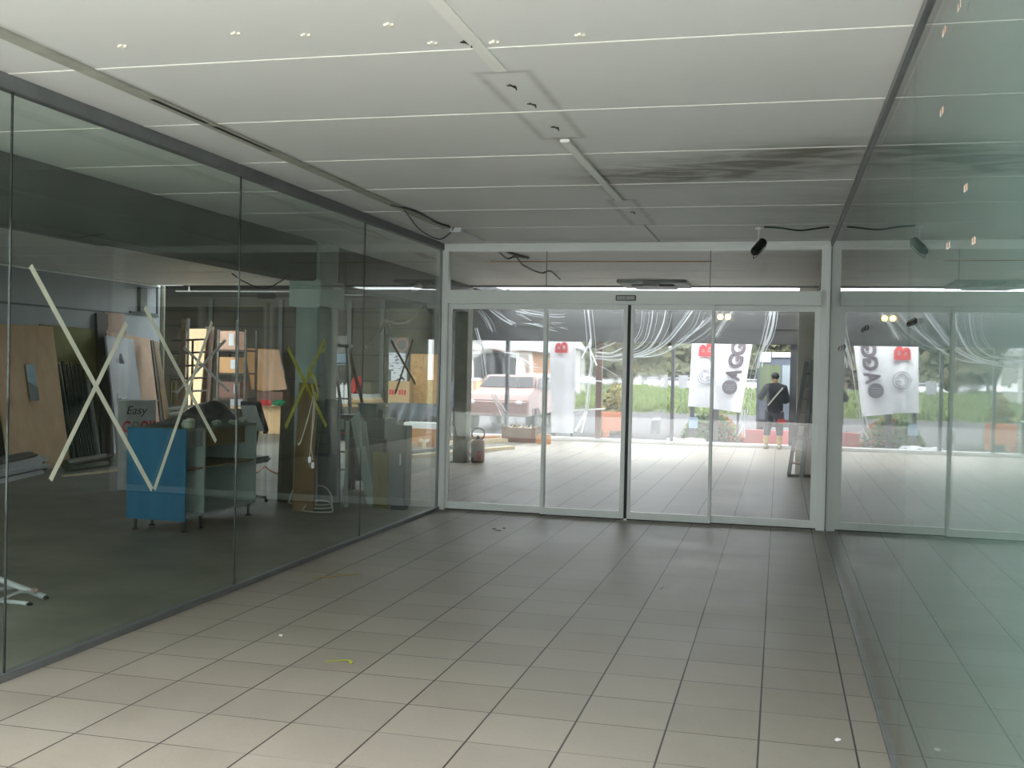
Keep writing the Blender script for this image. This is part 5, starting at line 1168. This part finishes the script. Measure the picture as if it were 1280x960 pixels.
# cars
def car(name, c, wd, ln, h_, mat, lab, ang=0, group=None):
    t = thing(name, lab, 'car', c, group); t.rotation_euler = (0, 0, ang)
    sec = [(-.5, .28), (-.5, .55), (-.47, .66), (-.22, .74), (-.08, 1.0), (.28, 1.0), (.42, .76), (.5, .70), (.5, .28)]
    def ext(s_, k): return [Vector((k*wd*(.5 if z < .72 else .40+.10*(1-z)), x*ln, z*h_)) for x, z in sec]
    l, r_ = ext(sec, -1), ext(sec, 1); m = MB(); n = len(sec)
    m.add(l+r_, [tuple(range(n)), tuple(range(2*n-1, n-1, -1))]+[(i, (i+1) % n, (i+1) % n+n, i+n) for i in range(n)])
    ol = Vector(c); m.v = [v+ol for v in m.v]; m.build('body', mat, t, bevel=.03)
    for (i, j, nm) in ((3, 4, 'windscreen'), (5, 6, 'rear_window')):
        a_, b_ = (l[i]+r_[i])/2, (l[j]+r_[j])/2; mm = MB(); w0 = wd*.42; w1 = wd*.36
        dn = Vector((0, -1 if i == 3 else 1, .6)).normalized()*.012
        p0 = a_*.86+b_*.14; p1 = a_*.12+b_*.88
        mm.prism([ol+p0+Vector((-w0, 0, 0))+dn, ol+p0+Vector((w0, 0, 0))+dn, ol+p1+Vector((w1, 0, 0))+dn, ol+p1+Vector((-w1, 0, 0))+dn], dn).build(nm, M['dark'], t)
    for k in (-1, 1):
        mm = MB(); x = k*wd*.445; mm.prism([ol+Vector((x*1.0, -.17*ln, .76*h_)), ol+Vector((x, .36*ln, .76*h_)), ol+Vector((x*.93, .25*ln, .95*h_)), ol+Vector((x*.93, -.06*ln, .95*h_))], (k*.01, 0, 0)).build('side_window', M['dark'], t)
        for yy in (-.3, .3): MB().tube([ol+Vector((k*wd*.40, yy*ln, .21*h_)), ol+Vector((k*wd*.505, yy*ln, .21*h_))], .21*h_, 18).build('wheel', M['tyre'], t)
        MB().blob(ol+Vector((k*wd*.36, -.495*ln, .52*h_)), (.13, .04, .07), 1, 0).build('headlight', M['lgrey'], t)
    return t
c = P(631, 540, Y=27.0); car('parked_car', (c.x, 27.8, -.02), 1.72, 3.9, 1.42, M['carp'], 'dull pink-brown car parked outside, blurred behind the hazy sheet')
xs = [(794, 'carw', 'white car parked far across the field, first after the black door gap'), (818, 'carw', 'white car parked far across the field, left of the thin dark post'), (842, 'cars', 'silver car parked far across the field behind the thin dark post'), (866, 'carw', 'white car parked far across the field just left of the flags'), (938, 'carw', 'white car parked far across the field right of the flags')]
for (px, mt, lb) in xs:
    c = P(px, 480, Y=113); car('far_car', (c.x, 113, -.45), 1.7, 4.0, 1.45, M[mt], lb, 0, 'cars parked across the field')
# dark van at the right
yv = 26.6; a, b = P(944, 540, Y=yv), P(1003, 442, Y=yv)
o = thing('dark_van', 'dark van with pale upper windows parked close behind the standing person', 'van', ((a.x+b.x)/2, yv+2, -.02))
zt_ = b.z; w0 = a.x; w1 = b.x
MB().box(w0, w1, yv+.1, yv+4.4, .32, zt_).build('body', M['vand'], o, bevel=.08)
wz0, wz1 = P(960, 454, Y=yv).z, P(960, 447, Y=yv).z
MB().box(P(950, 450, Y=yv).x, P(963, 450, Y=yv).x, yv+.05, yv+.115, P(950, 452, Y=yv).z, P(950, 440, Y=yv).z).box(P(965, 450, Y=yv).x, P(993, 450, Y=yv).x, yv+.05, yv+.115, P(950, 446, Y=yv).z, P(950, 440, Y=yv).z).build('upper_window_painted_light', M['white'], o, 'upper windows, light in the glass painted white')  # plain white stands in for the bright light in the upper glass
MB().box(P(950, 450, Y=yv).x, P(976, 450, Y=yv).x, yv+.08, yv+.12, P(960, 500, Y=yv).z, P(960, 456, Y=yv).z)  .build('rear_window', M['gwin'], o, 'greenish see-through rear window')
MB().box(P(978, 450, Y=yv).x, P(990, 450, Y=yv).x, yv+.08, yv+.12, P(960, 500, Y=yv).z, P(960, 456, Y=yv).z).build('rear_window', M['bluegrey'], o, 'pale blue rear window')
MB().box(w0+.05, w1-.05, yv-.02, yv+.15, .30, .48).build('bumper', M['dark'], o, bevel=.03)
for x in (w0+.12, w1-.12):
    for y in (yv+.9, yv+3.6): MB().tube([(x-.11, y, .30), (x+.11, y, .30)], .32, 20).build('wheel', M['tyre'], o)
# white van and houses behind the hazy sheet
yv = 34; a, b = P(641, 530, Y=yv), P(677, 468, Y=yv)
o = thing('white_van', 'white box van across the street behind the hazy sheet', 'van', ((a.x+b.x)/2, yv+2, -.02))
MB().box(a.x, b.x, yv, yv+4, .35, b.z).build('body', M['carw'], o, bevel=.06); MB().box(a.x+.08, b.x-.08, yv-.02, yv+.06, .2, .42).build('bumper', M['dark'], o)
MB().box(a.x+.1, b.x-.1, yv-.015, yv+.01, b.z-.75, b.z-.3).build('rear_window', M['cars'], o)
for x in (a.x+.12, b.x-.12):
    for y in (yv+.8, yv+3.2): MB().tube([(x-.1, y, .3), (x+.1, y, .3)], .32, 18).build('wheel', M['tyre'], o)
def house(px0, px1, y, hw, hr, wall, lab, wins=3):
    a, b = P(px0, 480, Y=y), P(px1, 480, Y=y); t = thing('house', lab, 'house', ((a.x+b.x)/2, y+4, 0), 'houses across the street')
    MB().box(a.x, b.x, y, y+8, 0, hw).build('walls', wall, t)
    xm = (a.x+b.x)/2; MB().prism([(a.x-.4, y-.4, hw), (b.x+.4, y-.4, hw), (xm, y-.4, hw+hr)], (0, 8.8, 0)).build('roof', M['roof'], t)
    w_ = (b.x-a.x)/wins
    for k in range(wins):
        x = a.x+w_*(k+.5); f = MB().box(x-.6, x+.6, y-.06, y+.01, 1.0, 2.3).build('window', M['white'], t); MB().box(x-.5, x+.5, y-.08, y-.05, 1.1, 2.2).build('pane', M['dark'], f)
house(545, 583, 50, 3.0, 1.5, M['render'], 'pale rendered house across the street, leftmost behind the hazy sheet')
house(590, 640, 46, 2.4, 1.4, M['brick'], 'orange brick house with grey gable roof across the street')
house(655, 690, 55, 2.8, 1.2, M['render'], 'pale low house across the street behind the white van', 2)
# trees beyond the field
for k, (px, y, h_, w_, cl) in enumerate(((548, 68, 8, 5, 'leafd'), (600, 84, 9, 6, 'leafb'), (655, 72, 7, 5, 'leafd'), (708, 88, 8.5, 6, 'leafd'), (746, 104, 9, 6, 'leafb'), (778, 128, 10, 7, 'leafd'), (812, 142, 11, 7.5, 'leafb'), (842, 129, 9.5, 6.5, 'leafd'), (872, 156, 11.5, 8, 'leafd'), (904, 130, 9.5, 6.5, 'leafb'), (936, 143, 10.5, 7.5, 'leafd'), (968, 128, 9.5, 6.5, 'leafd'), (1000, 158, 11.5, 8, 'leafb'))):
    c = P(px, 470, Y=y); b0 = Vector((c.x, y, .0 if y < 106 else -.45))
    names = {'leafd': 'dark olive', 'leafb': 'brown-green'}[cl]
    where = ['behind the leftmost house', 'behind the brick house', 'behind the white van', 'beyond the plain white flag', 'beyond the brown post', 'by the black door gap', 'above the first far cars', 'behind the thin dark post', 'behind the ring-emblem flag', 'behind the lettered flag', 'left of the van', 'behind the standing person', 'hidden mostly by the column'][k]
    t = thing('broad_tree', names+' tree in the row across the street, '+where, 'tree', b0, 'trees across the street')
    MB().tube([b0, b0+Vector((.1, 0, h_*.25)), b0+Vector((0, .1, h_*.6))], [.28, .22, .12], 8).build('trunk', M['bark'], t)
    m = MB()
    for j in range(16):
        a = random.uniform(0, 2*PI); rr = w_*.40*math.sqrt(random.random()); zz_ = h_*random.uniform(.16, .82); s_ = w_*random.uniform(.16, .26)*(1.1-.5*zz_/h_)
        m.blob(b0+Vector((rr*math.cos(a), rr*math.sin(a)*.7, zz_)), (s_*1.2, s_, s_), 3, .55, 2.6, k*20+j)
        for q_ in range(45):
            d_ = Vector((random.gauss(0, 1), random.gauss(0, 1), random.gauss(0, 1))).normalized(); cc = b0+Vector((rr*math.cos(a), rr*math.sin(a)*.7, zz_))+Vector((d_.x*s_*1.2, d_.y*s_, d_.z*s_))*random.uniform(.8, 1.2)
            e_ = d_.orthogonal().normalized()*random.uniform(.15, .32); f_ = d_.cross(e_)*.7+d_*random.uniform(-.15, .15)
            m.add([cc-e_, cc-f_, cc+e_, cc+f_], [(0, 1, 2, 3)])
    m.build('crown', M[cl], t)

# ------------------------------------------------------------------ light: overcast sky with a veiled sun behind the photographer
sl = bpy.data.lights.new('veiled_sun', 'SUN'); sl.energy = 3.3; sl.angle = math.radians(44); sl.color = (1, 1, 1)
so = bpy.data.objects.new('veiled_sun', sl); COL.objects.link(so); so.location = (3, -40, 40)
so.rotation_euler = Vector((-.06, 1, -1.0)).to_track_quat('-Z', 'Y').to_euler()
w = bpy.data.worlds.new('overcast_sky'); SC.world = w; w.use_nodes = True; nt = w.node_tree; nt.nodes.clear()
out = nt.nodes.new('ShaderNodeOutputWorld'); bg = nt.nodes.new('ShaderNodeBackground'); bg.inputs['Strength'].default_value = 1.0
tc = nt.nodes.new('ShaderNodeTexCoord'); nz = nt.nodes.new('ShaderNodeTexNoise'); nz.inputs['Scale'].default_value = 2.2; nz.inputs['Detail'].default_value = 5
nt.links.new(tc.outputs['Generated'], nz.inputs['Vector'])
rp = nt.nodes.new('ShaderNodeValToRGB'); rp.color_ramp.elements[0].color = (.86, .90, .97, 1); rp.color_ramp.elements[1].color = (1, 1, 1, 1)
nt.links.new(nz.outputs['Fac'], rp.inputs['Fac']); nt.links.new(rp.outputs['Color'], bg.inputs['Color']); nt.links.new(bg.outputs[0], out.inputs[0])

SC.view_settings.view_transform = 'Standard'; SC.view_settings.look = 'None'; SC.view_settings.gamma = 1; SC.view_settings.use_curve_mapping = False
SC.view_settings.exposure = 2.25
SC.cycles.max_bounces = 14; SC.cycles.diffuse_bounces = 6; SC.cycles.glossy_bounces = 6; SC.cycles.transparent_max_bounces = 32
